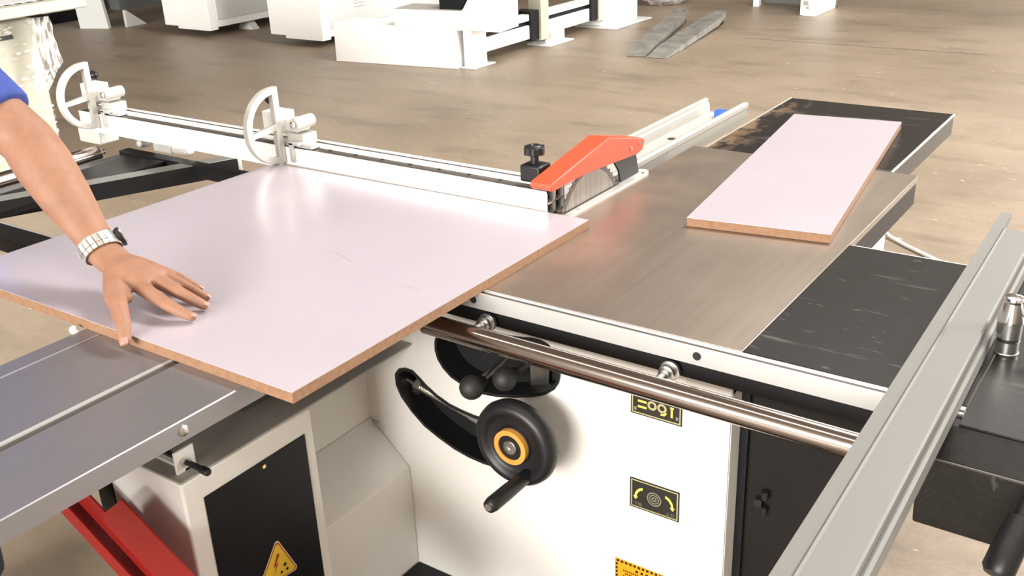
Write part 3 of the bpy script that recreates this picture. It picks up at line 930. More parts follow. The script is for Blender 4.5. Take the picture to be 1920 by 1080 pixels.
# ------------------------------------------------------------------ flip stops
def flip_stop(x, label):
    r = thing('flip_stop', (x, 1.66, 0.912), label, 'stop', 'flip stops on the crosscut fence')
    c = (1.615, 0.963)
    R, w = 0.092, 0.0165
    out, inn = [], []
    N = 28
    for k in range(N + 1):
        a = math.radians(90 + 180 * k / N)
        out.append((c[0] + R * math.cos(a), c[1] + R * math.sin(a)))
    b0, b1 = c[0] + 0.0, c[0] + 0.016
    m = MB()
    # curved rim
    ro = out + []
    ri = [(c[0] + (R - w) * math.cos(math.radians(90 + 180 * k / N)), c[1] + (R - w) * math.sin(math.radians(90 + 180 * k / N))) for k in range(N + 1)]
    A = ro + ri[::-1]
    oa = [m.bm.verts.new((x - 0.008, *p)) for p in ro]
    ia = [m.bm.verts.new((x - 0.008, *p)) for p in ri]
    ob = [m.bm.verts.new((x + 0.008, *p)) for p in ro]
    ib = [m.bm.verts.new((x + 0.008, *p)) for p in ri]
    for k in range(N):
        for f in ((oa[k], oa[k + 1], ob[k + 1], ob[k]), (ia[k + 1], ia[k], ib[k], ib[k + 1]), (oa[k + 1], oa[k], ia[k], ia[k + 1]), (ob[k], ob[k + 1], ib[k + 1], ib[k])):
            m.bm.faces.new(f)
    for k in (0, N):
        m.bm.faces.new((oa[k], ia[k], ib[k], ob[k]))
    # straight bar and mid spoke
    m.box(x - 0.008, x + 0.008, b0 - 0.002, b1 - 0.001, c[1] - R, c[1] + R)
    m.prism([(c[0] - R + w * 0.7, c[1] - 0.018), (c[0], c[1] - 0.012), (c[0], c[1] + 0.004), (c[0] - R + w * 0.7, c[1] - 0.006)], (0.012, 0, 0), YZ(x - 0.006))
    build('stop_arm', m, 'cast_alu', r, bevel=0.0015, label='half-round cast arm')
    h = MB()
    h.box(x - 0.070, x - 0.009, 1.640, 1.690, 0.938, 0.986)
    build('stop_block', h, 'white', r, bevel=0.002)
    kn_ = MB()
    kn_.box(x + 0.004, x + 0.060, 1.645, 1.69, 0.9125, 0.940)
    kn_.lathe((x + 0.046, 1.632, 0.966), (x + 0.046, 1.692, 0.966), [(0, 0.016), (0.06, 0.016)], 22)
    kn_.box(x + 0.004, x + 0.046, 1.640, 1.685, 0.945, 0.972)
    kk_ = build('stop_knuckle', kn_, 'cast_alu', r, bevel=0.002)
    build('knuckle_pin', MB().lathe((x + 0.046, 1.630, 0.966), (x + 0.046, 1.624, 0.966), [(0, 0.009), (0.004, 0.009), (0.006, 0.006)], 16), 'chrome', kk_)
    sl = MB()
    sl.box(x - 0.04, x + 0.092, 1.638, 1.662, 0.9082, 0.920)
    build('stop_slider', sl, 'alu_dull', r, bevel=0.002)
    lg_ = MB()
    lg_.box(x + 0.026, x + 0.040, 1.6255, 1.6315, 0.874, 0.922)
    lg_.box(x + 0.026, x + 0.060, 1.6255, 1.645, 0.916, 0.924)
    build('stop_leg', lg_, 'alu_dull', r, bevel=0.001)
    kb_ = MB()
    kb_.box(x - 0.05, x - 0.02, 1.6902, 1.735, 0.93, 0.955)
    kb_.cyl((x - 0.075, 1.715, 0.94), (x - 0.105, 1.715, 0.985), 0.006, 12)
    kb_.beam((x - 0.04, 1.715, 0.945), (x - 0.10, 1.715, 0.945), 0.012, 0.012)
    kb_.ball((x - 0.112, 1.713, 0.993), 0.020, 0.013, 0.011)
    build('clamp_lever', kb_, 'plastic', r, label='black clamp lever')
    return r
flip_stop(-1.83, 'pale half-round flip stop on the white fence at the board corner')
flip_stop(-2.575, 'pale half-round flip stop at the outer left end of the white fence')

# ------------------------------------------------------------------ crosscut outrigger table
og = thing('crosscut_table', (-2.1, 1.3, 0.80), 'black steel crosscut outrigger frame left of the carriage under the fence', 'table')
cb = MB()
cb.box(-2.50, -1.4535, 1.070, 1.135, 0.765, 0.800)
build('cross_beam', cb, 'black', og, bevel=0.002)
build('beam_line', bx(-2.50, -1.46, 1.126, 1.131, 0.800, 0.8012), 'alu_dull', og, smooth=0)
cb2 = MB()
cb2.box(-2.545, -1.4535, 1.655, 1.690, 0.766, 0.800)
build('cross_beam', cb2, 'black', og, bevel=0.002)
pl_ = MB()
pl_.box(-2.478, -2.335, 1.1355, 1.6545, 0.782, 0.797)
build('frame_plate', pl_, 'black', og, smooth=0)
am = MB()
am.beam((-2.60, 0.88, 0.776), (-2.192, 1.775, 0.776), 0.048, 0.046)
arm_ = build('support_arm', am, 'armgrey', og, bevel=0.002, label='square support arm, greyed for the light on its top')
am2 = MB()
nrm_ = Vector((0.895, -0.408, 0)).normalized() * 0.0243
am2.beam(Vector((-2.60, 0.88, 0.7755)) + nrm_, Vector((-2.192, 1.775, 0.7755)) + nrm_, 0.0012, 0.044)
build('arm_side_shade', am2, 'recess', arm_, smooth=0, label='dark sheet for the shade on the near side of the arm')  # lit top and shaded near side of the arm painted as two tones
build('arm_cap', MB().beam((-2.192, 1.775, 0.776), (-2.1875, 1.785, 0.776), 0.048, 0.046), 'lightgrey', arm_, bevel=0.001)
rr_ = MB().lathe((-2.588, 1.10, 0.795), (-2.588, 1.69, 0.795), [(0, 0.016), (0.006, 0.0235), (0.515, 0.0235), (0.522, 0.018), (0.528, 0.009), (0.535, 0.009)], 32)
build('roller', rr_, 'darkchrome', og, label='polished roller at the outer end')
fr_ = MB()
fr_.box(-2.556, -2.515, 1.09, 1.70, 0.752, 0.786)
build('side_rail', fr_, 'grey', og, bevel=0.002)
ck = MB()
ck.box(-2.44, -2.36, 1.695, 1.745, 0.800, 0.851)
ck.box(-2.40, -2.30, 1.70, 1.73, 0.802, 0.820)
ck.cyl((-2.45, 1.70, 0.825), (-2.455, 1.66, 0.83), 0.012, 14)
build('fence_clamp', ck, 'cast_alu', og, bevel=0.006)

# ------------------------------------------------------------------ rip fence with its head
rf = thing('rip_fence', (-0.22, 1.4, T), 'pale aluminium rip fence lying diagonally at the right over the black wing', 'fence')
rz = math.radians(0.9)
piv = (-0.243, 1.2, 0)
fm = MB()
fprof = [(-0.266, 0.8545), (-0.191, 0.8545), (-0.191, 0.880), (-0.195, 0.883), (-0.207, 0.883), (-0.207, 0.890), (-0.197, 0.890), (-0.197, 0.900), (-0.1995, 0.9035), (-0.2420, 0.9035), (-0.2445, 0.9070), (-0.2475, 0.9045), (-0.266, 0.9040)]
fm.prism(fprof, (0, 1.845 - 0.55, 0), XZ(0.55))
bmesh.ops.rotate(fm.bm, verts=fm.bm.verts, cent=piv, matrix=Matrix.Rotation(rz, 3, 'Z'))
build('fence_bar', fm, 'fencegrey', rf, smooth=0)
fl = MB()
fl.box(-0.266, -0.2475, 1.845, 1.935, 0.893, 0.9040)
bmesh.ops.rotate(fl.bm, verts=fl.bm.verts, cent=piv, matrix=Matrix.Rotation(rz, 3, 'Z'))
build('fence_lip', fl, 'fencegrey', rf, smooth=0)
hd = MB()
hp = [(1.218, 0.8532), (1.240, 0.8532), (1.235, 0.715), (1.205, 0.708), (1.185, 0.716), (1.180, 0.74), (1.178, 0.822)]
hd.prism(hp, (0.43, 0, 0), YZ(-0.217))
head = build('fence_head', hd, 'headcast', rf, bevel=0.003, label='black cast head riding on the guide bar')
build('head_plate', bx(-0.1838, 0.213, 1.219, 1.692, 0.8535, 0.8565), 'blackcast', rf, bevel=0.0008, label='black top plate of the fence head')
build('head_edge_glint', bx(-0.1838, 0.21, 1.6925, 1.695, 0.8535, 0.8565), 'white', head, smooth=0)  # white strip paints the highlight on the plate's far edge
cr_ = MB()
cr_.beam((-0.213, 1.1775, 0.8225), (0.21, 1.1775, 0.8225), 0.0025, 0.002)
build('crease_highlight', cr_, 'groove', head, smooth=0)  # brownish strip paints the highlight along the crease
kx, ky = -0.1735, 1.452
kz = 0.8567
ck_ = MB().lathe((kx, ky, kz), (kx, ky, kz + 0.2), [(0, 0.0165), (0.004, 0.0175), (0.005, 0.0165), (0.022, 0.0165), (0.0225, 0.014)], 30)
kn1 = build('clamp_base', ck_, 'zinc', head)
build('clamp_gap', MB().lathe((kx, ky, kz + 0.0225), (kx, ky, kz + 0.2), [(0, 0.015), (0.005, 0.015)], 30), 'recess', kn1)
ck_ = MB().lathe((kx, ky, kz + 0.0275), (kx, ky, kz + 0.2), [(0, 0.017), (0.024, 0.0175)], 40)
build('clamp_collar', ck_, 'zinc', kn1)
ck_ = MB().lathe((kx, ky, kz + 0.0515), (kx, ky, kz + 0.2), [(0, 0.0185), (0.003, 0.0185), (0.028, 0.0125), (0.031, 0.0125), (0.033, 0.0135), (0.037, 0.012), (0.0385, 0.007)], 32)
cone = build('clamp_knob', ck_, 'chrome', kn1, label='chrome clamp knob with a side lever')
build('clamp_lever', MB().lathe((kx, ky, kz + 0.062), (kx + 0.10, ky + 0.01, kz + 0.072), [(0, 0.0048), (0.10, 0.0048)], 14), 'chrome', cone)
hh = MB().lathe((-0.080, 1.165, 0.832), (-0.098, 1.075, 0.757), [(0, 0.010), (0.045, 0.011), (0.046, 0.016), (0.09, 0.0185), (0.113, 0.0185), (0.120, 0.014), (0.121, 0)], 28)
build('lock_handle', hh, 'plastic', head, smooth=50, label='black round lock handle')
bs = MB()
bs.box(-0.226, -0.2172, 1.214, 1.226, 0.772, 0.786)
build('head_bolt', bs, 'brass', head, bevel=0.002)

# ------------------------------------------------------------------ person
per = thing('person', (-1.98, 0.72, 0), 'person in a blue shirt leaning over, left hand flat on the big board', 'person')
def V(*a):
    return Vector(a)
bm_ = MB()
wrist = V(-1.478, 0.917, 0.925)
wat = V(-1.520, 0.921, 0.938)
elbow = V(-1.722, 0.945, 1.103)
should = V(-1.955, 0.885, 1.292)
# left arm : lofted, tapering
def limb(mb, pts, n=22):
    secs = []
    for i, (c, a, b) in enumerate(pts):
        c = Vector(c)
        d = (Vector(pts[min(i + 1, len(pts) - 1)][0]) - Vector(pts[max(i - 1, 0)][0])).normalized()
        u = d.cross(V(0, 0, 1)).normalized()
        v = u.cross(d).normalized()
        secs.append((c, u * a, v * b))
    mb.loft(secs, n)
def mixv(a, b, t):
    return a.lerp(b, t)
limb(bm_, [(should, 0.062, 0.065), (mixv(should, elbow, 0.35), 0.055, 0.056), (mixv(should, elbow, 0.75), 0.049, 0.049), (elbow, 0.049, 0.047),
           (mixv(elbow, wat, 0.22), 0.051, 0.048), (mixv(elbow, wat, 0.5), 0.045, 0.042), (mixv(elbow, wat, 0.8), 0.034, 0.030), (wat, 0.0305, 0.0245), (wrist, 0.030, 0.022)])
# palm
limb(bm_, [(wat, 0.030, 0.024), (wrist, 0.030, 0.0215), (V(-1.445, 0.917, 0.922), 0.038, 0.0205), (V(-1.415, 0.922, 0.9145), 0.043, 0.018), (V(-1.392, 0.928, 0.907), 0.041, 0.0145)])
def chain(mb, pts, rad):
    for i in range(len(pts) - 1):
        mb.capsule(pts[i], pts[i + 1], rad[i], rad[i + 1])
fingers = {
    'index': ([V(-1.425, 0.903, 0.913), V(-1.374, 0.896, 0.9045), V(-1.318, 0.892, 0.8945), V(-1.294, 0.897, 0.8860), V(-1.279, 0.902, 0.8805)], [0.0145, 0.0128, 0.0108, 0.0098, 0.0086]),
    'middle': ([V(-1.430, 0.924, 0.916), V(-1.390, 0.928, 0.9085), V(-1.336, 0.928, 0.8995), V(-1.312, 0.935, 0.8890), V(-1.296, 0.941, 0.8810)], [0.0145, 0.0130, 0.0110, 0.0100, 0.0088]),
    'ring': ([V(-1.437, 0.941, 0.915), V(-1.404, 0.951, 0.9075), V(-1.358, 0.953, 0.8995), V(-1.334, 0.959, 0.8890), V(-1.319, 0.965, 0.8805)], [0.0138, 0.0122, 0.0102, 0.0092, 0.0082]),
    'pinky': ([V(-1.447, 0.953, 0.913), V(-1.422, 0.967, 0.9035), V(-1.390, 0.975, 0.8955), V(-1.374, 0.982, 0.8860), V(-1.362, 0.987, 0.8785)], [0.0125, 0.0108, 0.0090, 0.0082, 0.0072]),
    'thumb': ([V(-1.462, 0.895, 0.915), V(-1.405, 0.855, 0.909), V(-1.364, 0.832, 0.903), V(-1.331, 0.8135, 0.890), V(-1.316, 0.8015, 0.8720)], [0.0185, 0.0185, 0.0150, 0.0125, 0.0105]),
}
for f, (pts, rad) in fingers.items():
    chain(bm_, pts, rad)
# webbing between thumb and index
chain(bm_, [V(-1.430, 0.880, 0.909), V(-1.388, 0.866, 0.902)], [0.0150, 0.0090])
# rest of the body : torso, head, right arm, legs (skin under the clothes)
pel = V(-2.06, 0.70, 0.92)
chest = V(-2.03, 0.72, 1.19)
neck0 = V(-1.98, 0.705, 1.365)
headc = V(-1.915, 0.72, 1.54)
def sec(c, a, b, tilt=V(0, 0.35, 1)):
    t = tilt.normalized()
    u = V(0, 1, 0) - t * t.y
    u.normalize()
    v = t.cross(u).normalized()
    return (c, u * a, v * b)
up_ = V(0, 0.05, 1)
torso = [sec(V(-2.06, 0.70, 0.84), 0.158, 0.104, up_), sec(V(-2.055, 0.745, 0.90), 0.165, 0.110, up_), sec(V(-2.05, 0.815, 1.00), 0.166, 0.108, up_), sec(V(-2.04, 0.775, 1.12), 0.164, 0.108, up_), sec(chest, 0.166, 0.114), sec(mixv(chest, neck0, 0.55), 0.160, 0.100), sec(mixv(chest, neck0, 0.85), 0.095, 0.072), sec(neck0, 0.060, 0.058)]
bm_.loft(torso, 26)
limb(bm_, [(neck0, 0.060, 0.060), (mixv(neck0, headc, 0.45), 0.055, 0.057), (mixv(neck0, headc, 0.8), 0.056, 0.060)])
bm_.ball(headc + V(-0.012, 0, 0.035), 0.096, 0.077, 0.105, 28)
bm_.ball(headc + V(0.028, 0, -0.045), 0.066, 0.060, 0.075, 24)
bm_.capsule(headc + V(0.088, 0, 0.018), headc + V(0.104, 0, -0.016), 0.010, 0.015)      # nose
bm_.capsule(headc + V(0.082, -0.018, -0.052), headc + V(0.082, 0.018, -0.052), 0.010, 0.010)   # lips
bm_.ball(headc + V(0.066, 0, -0.097), 0.026, 0.028, 0.022)                                # chin
for sgn in (-1, 1):
    bm_.ball(headc + V(-0.005, sgn * 0.080, 0.0), 0.022, 0.010, 0.034)                     # ears
    bm_.capsule(headc + V(0.080, sgn * 0.016, 0.040), headc + V(0.072, sgn * 0.050, 0.038), 0.010, 0.008)   # brow
rs = V(-2.02, 0.525, 1.30)
re = V(-2.01, 0.40, 1.05)
rw = V(-1.83, 0.38, 0.90)
limb(bm_, [(rs, 0.060, 0.062), (mixv(rs, re, 0.5), 0.053, 0.053), (re, 0.046, 0.046)])
limb(bm_, [(re, 0.046, 0.046), (mixv(re, rw, 0.3), 0.047, 0.045), (mixv(re, rw, 0.8), 0.033, 0.030), (rw, 0.029, 0.024)])
limb(bm_, [(rw, 0.029, 0.022), (rw + V(0.045, 0, -0.02), 0.040, 0.017), (rw + V(0.095, 0, -0.045), 0.041, 0.013)])
for k, L in enumerate((0.068, 0.078, 0.074, 0.058)):
    b0 = rw + V(0.088, 0.030 - k * 0.020, -0.042)
    chain(bm_, [b0, b0 + V(L * 0.5, 0, -0.014), b0 + V(L * 0.75, 0, -0.035), b0 + V(L * 0.85, 0, -0.055)], [0.010, 0.0092, 0.0085, 0.0075])
chain(bm_, [rw + V(0.02, 0.025, -0.01), rw + V(0.06, 0.055, -0.025), rw + V(0.095, 0.062, -0.045)], [0.015, 0.012, 0.009])
legs = []
for sgn in (-1, 1):
    hip = pel + V(0, sgn * 0.085, -0.06)
    kne = V(-2.06, 0.70 + sgn * 0.11 - 0.03, 0.49)
    ank = V(-2.10, 0.70 + sgn * 0.13 - 0.04, 0.09)
    legs.append((hip, kne, ank))
    limb(bm_, [(hip, 0.088, 0.092), (mixv(hip, kne, 0.5), 0.072, 0.076), (kne, 0.055, 0.058), (mixv(kne, ank, 0.3), 0.056, 0.060), (ank, 0.038, 0.042)])
    limb(bm_, [(ank + V(-0.06, 0, -0.045), 0.030, 0.035), (ank + V(0.05, 0, -0.050), 0.042, 0.034), (ank + V(0.15, 0, -0.065), 0.042, 0.020)])
body_o = build('body', bm_, 'skin', per, smooth=60, label='bare forearm and hand with a wristwatch')
rm = body_o.modifiers.new('remesh', 'REMESH')
rm.mode, rm.voxel_size, rm.use_smooth_shade = 'VOXEL', 0.0032, True
sm = body_o.modifiers.new('smooth', 'SMOOTH')
sm.factor, sm.iterations = 0.5, 7
# nails
for f, (pts, rad) in fingers.items():
    tip, pre = pts[-1], pts[-2]
    d = (tip - pre).normalized()
    up = V(0, 0, 1) if f != 'thumb' else V(0.45, -0.55, 0.7).normalized()
    sd = d.cross(up).normalized()
    nu = sd.cross(d).normalized()
    r = rad[-1]
    c = tip + d * (r * 0.25) + nu * (r * 0.80)
    m = MB()
    rows = []
    for i in range(5):
        a = -1 + 2 * i / 4
        rows.append([m.bm.verts.new(c + sd * (r * 0.72 * math.sin(b * 0.9)) + nu * (r * 0.55 * (math.cos(b * 0.9) - 1) + 0.0006) + d * (a * r * 0.75) - nu * (0.0012 if a > 0.6 else 0)) for b in (-1, -0.5, 0, 0.5, 1)])
    for A, B in zip(rows[:-1], rows[1:]):
        for q in range(4):
            m.bm.faces.new((A[q], A[q + 1], B[q + 1], B[q]))
    no = build('fingernail', m, 'nail', per, smooth=60)
    so = no.modifiers.new('solid', 'SOLIDIFY')
    so.thickness = 0.0008
# clothes
cl_ = MB()
shirt = [sec(V(-2.06, 0.745, 0.855), 0.186, 0.130, up_), sec(V(-2.055, 0.815, 0.95), 0.190, 0.132, up_), sec(V(-2.05, 0.835, 1.02), 0.190, 0.130, up_), sec(V(-2.04, 0.775, 1.12), 0.188, 0.130, up_), sec(chest, 0.186, 0.132), sec(mixv(chest, neck0, 0.55), 0.180, 0.118), sec(mixv(chest, neck0, 0.85), 0.112, 0.088), sec(mixv(chest, neck0, 0.95), 0.078, 0.074)]
cl_.loft(shirt, 28)
hem = mixv(should, elbow, 0.80)
limb(cl_, [(should + V(-0.06, -0.10, 0.02), 0.07, 0.085), (should, 0.078, 0.080), (mixv(should, elbow, 0.4), 0.071, 0.072), (hem, 0.064, 0.063)])
limb(cl_, [(rs + V(0.01, 0.10, 0.01), 0.07, 0.085), (rs, 0.077, 0.079), (mixv(rs, re, 0.7), 0.066, 0.066)])
so_ = build('shirt', cl_, 'blueshirt', per, smooth=60, label='blue short-sleeved shirt')
rm = so_.modifiers.new('remesh', 'REMESH')
rm.mode, rm.voxel_size, rm.use_smooth_shade = 'VOXEL', 0.006, True
sm = so_.modifiers.new('smooth', 'SMOOTH')
sm.factor, sm.iterations = 0.5, 3
tr_ = MB()
tr_.loft([sec(pel + V(0, -0.02, -0.13), 0.172, 0.120), sec(pel + V(0, 0.0, 0.06), 0.176, 0.122)], 26)
for hip, kne, ank in legs:
    limb(tr_, [(hip + V(0, 0, 0.03), 0.100, 0.106), (mixv(hip, kne, 0.5), 0.086, 0.090), (kne, 0.070, 0.074), (mixv(kne, ank, 0.4), 0.069, 0.073), (ank + V(0, 0, 0.0), 0.066, 0.072)])
to_ = build('trousers', tr_, 'trousers', per, smooth=60)
rm = to_.modifiers.new('remesh', 'REMESH')
rm.mode, rm.voxel_size, rm.use_smooth_shade = 'VOXEL', 0.009, True
for hip, kne, ank in legs:
    s_ = MB()
    limb(s_, [(ank + V(-0.085, 0, -0.05), 0.030, 0.036), (ank + V(-0.04, 0, -0.045), 0.042, 0.044), (ank + V(0.06, 0, -0.050), 0.050, 0.039), (ank + V(0.14, 0, -0.062), 0.048, 0.027), (ank + V(0.18, 0, -0.068), 0.030, 0.018)])
    build('shoe', s_, 'shoe', per, smooth=60)
hr = MB()
hr.ball(headc + V(-0.022, 0, 0.050), 0.098, 0.083, 0.103, 28)
hr.ball(headc + V(-0.055, 0, -0.005), 0.060, 0.070, 0.075, 20)
build('hair', hr, 'hair', per, smooth=60)
for sgn in (-1, 1):
    eo_ = build('eye', MB().ball(headc + V(0.075, sgn * 0.031, 0.018), 0.008, 0.012, 0.006), 'eye', per, smooth=60)
    build('iris', MB().ball(headc + V(0.0815, sgn * 0.031, 0.018), 0.0025, 0.0050, 0.0050), 'hair', eo_, smooth=60)
# wristwatch
wd = (wrist - elbow).normalized()
wu = wd.cross(V(0, 0, 1)).normalized()
wv = wu.cross(wd).normalized()
wc_ = mixv(elbow, wat, 0.965)
m = MB()
NL = 22
for k in range(NL):
    a0, a1 = 2 * math.pi * (k + 0.06) / NL, 2 * math.pi * (k + 0.94) / NL
    for j in range(3):
        w0 = -0.0132 + j * 0.0088
        w1 = w0 + 0.0082
        vs = []
        for w in (w0, w1):
            for a in (a0, a1):
                for e in (0.0, 0.0032 if j != 1 else 0.0040):
                    vs.append(m.bm.verts.new(wc_ + wd * w + wu * math.cos(a) * (0.0345 + e) + wv * math.sin(a) * (0.0285 + e)))
        for f in ((0, 1, 3, 2), (4, 6, 7, 5), (0, 4, 5, 1), (2, 3, 7, 6), (0, 2, 6, 4), (1, 5, 7, 3)):
            m.bm.faces.new([vs[i] for i in f])
wb = build('wristwatch', m, 'watchsteel', per, smooth=0, label='steel link wristwatch')
side = -wu if (-wu).y > 0 else wu
side = (side * 0.90 + wv * 0.42).normalized()
c0 = wc_ + side * 0.034
cs = MB().lathe(c0, c0 + side, [(0, 0.0155), (0.002, 0.0175), (0.007, 0.0175), (0.009, 0.015), (0.0095, 0.0)], 32)
wcase = build('watch_case', cs, 'plastic', wb, label='dark watch case')
build('watch_bezel', MB().lathe(c0 + side * 0.0068, c0 + side, [(0, 0.0182), (0.002, 0.0182)], 32), 'chrome', wb)

# ------------------------------------------------------------------ background machines
# stepped bed machine
bdm = thing('router_machine', (-4.8, 7.4, 0), 'long white stepped-bed machine standing behind on the floor at top centre', 'machine')
th = math.radians(7.57)
B0 = Vector((-4.819, 6.157, 0))
def LB(u, v):
    return (B0.x + u * math.cos(th), B0.y + u * math.sin(th), v)
nb = Vector((-math.sin(th), math.cos(th), 0))
low = [(-1.155, 0.0), (0.0, 0.0), (0.0, 0.29), (-0.02, 0.3), (-0.555, 0.308), (-1.148, 0.308)]
build('front_skirt', MB().prism([(-1.155, 0.0), (-0.004, 0.0), (-0.004, 0.308), (-1.148, 0.308)], nb * 0.30, LB), 'bgwhite', bdm, bevel=0.006)
build('front_block', MB().prism([(-0.558, 0.3082), (-0.004, 0.3082), (-0.002, 0.292), (0.38, 0.292), (0.38, 0.66), (0.20, 0.66), (0.055, 0.438), (-0.556, 0.438)], nb * 0.30, LB), 'bgwhite', bdm, bevel=0.006)
ft = MB()
ft.prism([(-0.55, 0.4385), (0.05, 0.4385), (0.05, 0.4405), (-0.55, 0.4405)], nb * 0.28, LB)
build('block_top', ft, 'midgrey', bdm, smooth=0)
bb = MB()
bb.prism([(-0.16, 0.4407), (0.02, 0.4407), (0.13, 0.60), (-0.16, 0.60)], nb * 0.22, lambda u, v: tuple(Vector(LB(u, v)) + nb * 0.04))
build('drive_cover', bb, 'black', bdm, smooth=0)
build('bed_leg', bx(-4.80, -4.72, 6.21, 6.40, 0.012, 0.285), 'bgwhite', bdm, bevel=0.003)
build('foot_plate', bx(-4.82, -4.69, 6.19, 6.47, 0.0, 0.012), 'lightgrey', bdm, bevel=0.003)
bm1 = MB()
bm1.box(-4.83, -4.755, 6.40, 8.02, 0.088, 0.198)
build('lower_beam', bm1, 'bgwhite', bdm, bevel=0.003)
bm2 = MB()
bm2.box(-4.83, -4.755, 6.46, 8.02, 0.235, 0.285)
build('upper_beam', bm2, 'bgwhite', bdm, bevel=0.003)
build('beam_gap_shade', bx(-4.82, -4.775, 6.44, 8.02, 0.198, 0.235), 'black', bdm, smooth=0)  # black strip carries the shade in the gap between the beams
build('slide_block', bx(-4.90, -4.735, 7.05, 7.17, 0.070, 0.310), 'black', bdm, bevel=0.003)
build('slide_post', bx(-4.84, -4.715, 7.17, 7.29, 0.06, 0.60), 'cream', bdm, bevel=0.003)
build('bed_leg', bx(-4.80, -4.72, 7.35, 7.54, 0.012, 0.10), 'bgwhite', bdm, bevel=0.003)
build('foot_plate', bx(-4.90, -4.66, 7.22, 7.60, 0.0, 0.012), 'lightgrey', bdm, bevel=0.003)
ub = MB()
ub.box(-5.10, -4.76, 6.46, 7.05, 0.46, 0.60)
ub.box(-5.10, -4.84, 7.05, 7.5, 0.40, 0.60)
build('carriage_plate', ub, 'bgwhite', bdm, bevel=0.004)
build('slide_block', bx(-4.90, -4.735, 8.02, 8.14, 0.09, 0.60), 'black', bdm, bevel=0.003)
build('end_post', bx(-4.86, -4.725, 8.14, 8.26, 0.07, 0.62), 'cream', bdm, bevel=0.003)
ebx = MB()
ebx.box(-4.86, -4.715, 8.27, 8.48, 0.085, 0.62)
eo = build('socket_panel', ebx, 'bgwhite', bdm, bevel=0.004)
so2 = MB()
for y in (8.33, 8.37, 8.41):
    so2.box(-4.7148, -4.706, y, y + 0.022, 0.18, 0.30)
build('socket', so2, 'grey', eo, bevel=0.002)
build('end_base', MB().prism([(-4.95, 8.20), (-4.66, 8.24), (-4.62, 8.50), (-4.64, 8.72), (-4.95, 8.72)], (0, 0, 0.62), XY(0.012)), 'bgwhite', bdm, bevel=0.01)
build('foot_plate', bx(-5.0, -4.56, 8.16, 8.86, 0.0, 0.012), 'lightgrey', bdm, bevel=0.003)
build('window_slot', bx(-4.632, -4.618, 8.58, 8.66, 0.22, 0.36), 'grey', bdm, bevel=0.002)

# two white cabinets
def cabinet(x0, x1, y0, y1, label):
    r = thing('machine_cabinet', ((x0 + x1) / 2, (y0 + y1) / 2, 0), label, 'cabinet', 'white cabinets along the back')
    build('cabinet_body', bx(x0, x1, y0, y1, 0.085, 1.1), 'bgwhite', r, bevel=0.006)
    build('side_panel', bx(x1 - 0.002, x1 + 0.006, y0 + 0.10, y1 - 0.08, 0.15, 1.05), 'lightgrey', r, bevel=0.003)
    lv = MB()
    for k in range(12):
        z = 0.30 + k * 0.028
        for y in (y0 + 0.42, y0 + 0.92):
            lv.prism([(x1 + 0.006, z), (x1 + 0.018, z + 0.004), (x1 + 0.006, z + 0.016)], (0, 0.14, 0), lambda a, b, y=y: (a, y, b))
    build('louvre', lv, 'lightgrey', r, smooth=0)
    fo = MB()
    for yy in (y0 + 0.50, y1 - 0.2):
        for xx in (x0 + 0.08, x1 - 0.14):
            fo.prism([(xx - 0.05, 0.0), (xx + 0.16, 0.0), (xx + 0.08, 0.085), (xx, 0.085)], (0, 0.09, 0), XZ(yy))
    build('cabinet_foot', fo, 'lightgrey', r, smooth=0)
    stp = MB()
    stp.box(x0 + (x1 - x0) * 0.30, x1 - 0.003, y0 - 0.003, y0 + 0.10, 0.065, 0.0851)
    build('cabinet_sill', stp, 'bgwhite', r, smooth=0)
    return r
cabinet(-8.61, -7.945, 6.38, 7.9, 'white sheet metal cabinet at the top left of the two behind')
cabinet(-7.13, -6.475, 6.39, 8.1, 'white louvred cabinet just behind the stepped white machine')

# machine stand at the far left : white leg plate and dark beam
ms = thing('machine_stand', (-9.6, 6.5, 0), 'white machine leg plate under a dark beam at the back left', 'machine')
l0, l1 = Vector((-9.81, 6.22, 0)), Vector((-9.495, 6.342, 0))
dl = (l1 - l0).normalized()
nl = Vector((-dl.y, dl.x, 0))
build('leg_plate', MB().prism([(0, 0), (0.338, 0), (0.27, 0.60), (-0.03, 0.60)], nl * 0.05, lambda a, b: tuple(l0 + dl * a + V(0, 0, b))), 'lightgrey', ms, bevel=0.004)
build('cross_beam', bx(-9.75, -9.40, 6.45, 8.6, 0.175, 0.60), 'grey', ms, smooth=0)
gu = MB()
gu.prism([(6.50, 0.0), (6.74, 0.0), (6.50, 0.18)], (0.04, 0, 0), YZ(-9.44))
build('leg_gusset', gu, 'lightgrey', ms, smooth=0)

# film-wrapped machine near the left
wm = thing('wrapped_machine', (-5.4, 2.0, 0), 'cream machine wrapped in stretch film at the left edge behind the arm', 'machine')
build('machine_column', bx(-6.2, -4.9, 0.9, 2.865, 0.06, 0.87), 'cream', wm, bevel=0.01)
build('machine_foot', bx(-6.1, -5.0, 1.0, 2.76, 0.0, 0.06), 'grey', wm, smooth=0)
tyt = MB()
tyt.box(-6.3, -4.70, 0.7, 3.046, 0.905, 0.958)
tray = build('tray', tyt, 'cream', wm, bevel=0.006)
build('tray_support', bx(-6.15, -4.95, 1.0, 2.85, 0.87, 0.905), 'lightgrey', wm, smooth=0)
dk = build('tray_deck', bx(-6.2, -4.80, 0.8, 2.98, 0.958, 0.9605), 'lightgrey', tray, smooth=0)
hl = MB()
y = 1.4
while y < 2.96:
    hl.box(-4.793, -4.765, y, y + 0.032, 0.9580, 0.9592)
    y += 0.055
build('tray_hole', hl, 'recess', tray, smooth=0)
sl_ = MB()
sl_.box(-4.899, -4.892, 2.62, 2.735, 0.786, 0.806)
build('column_slot', sl_, 'recess', wm, smooth=0)
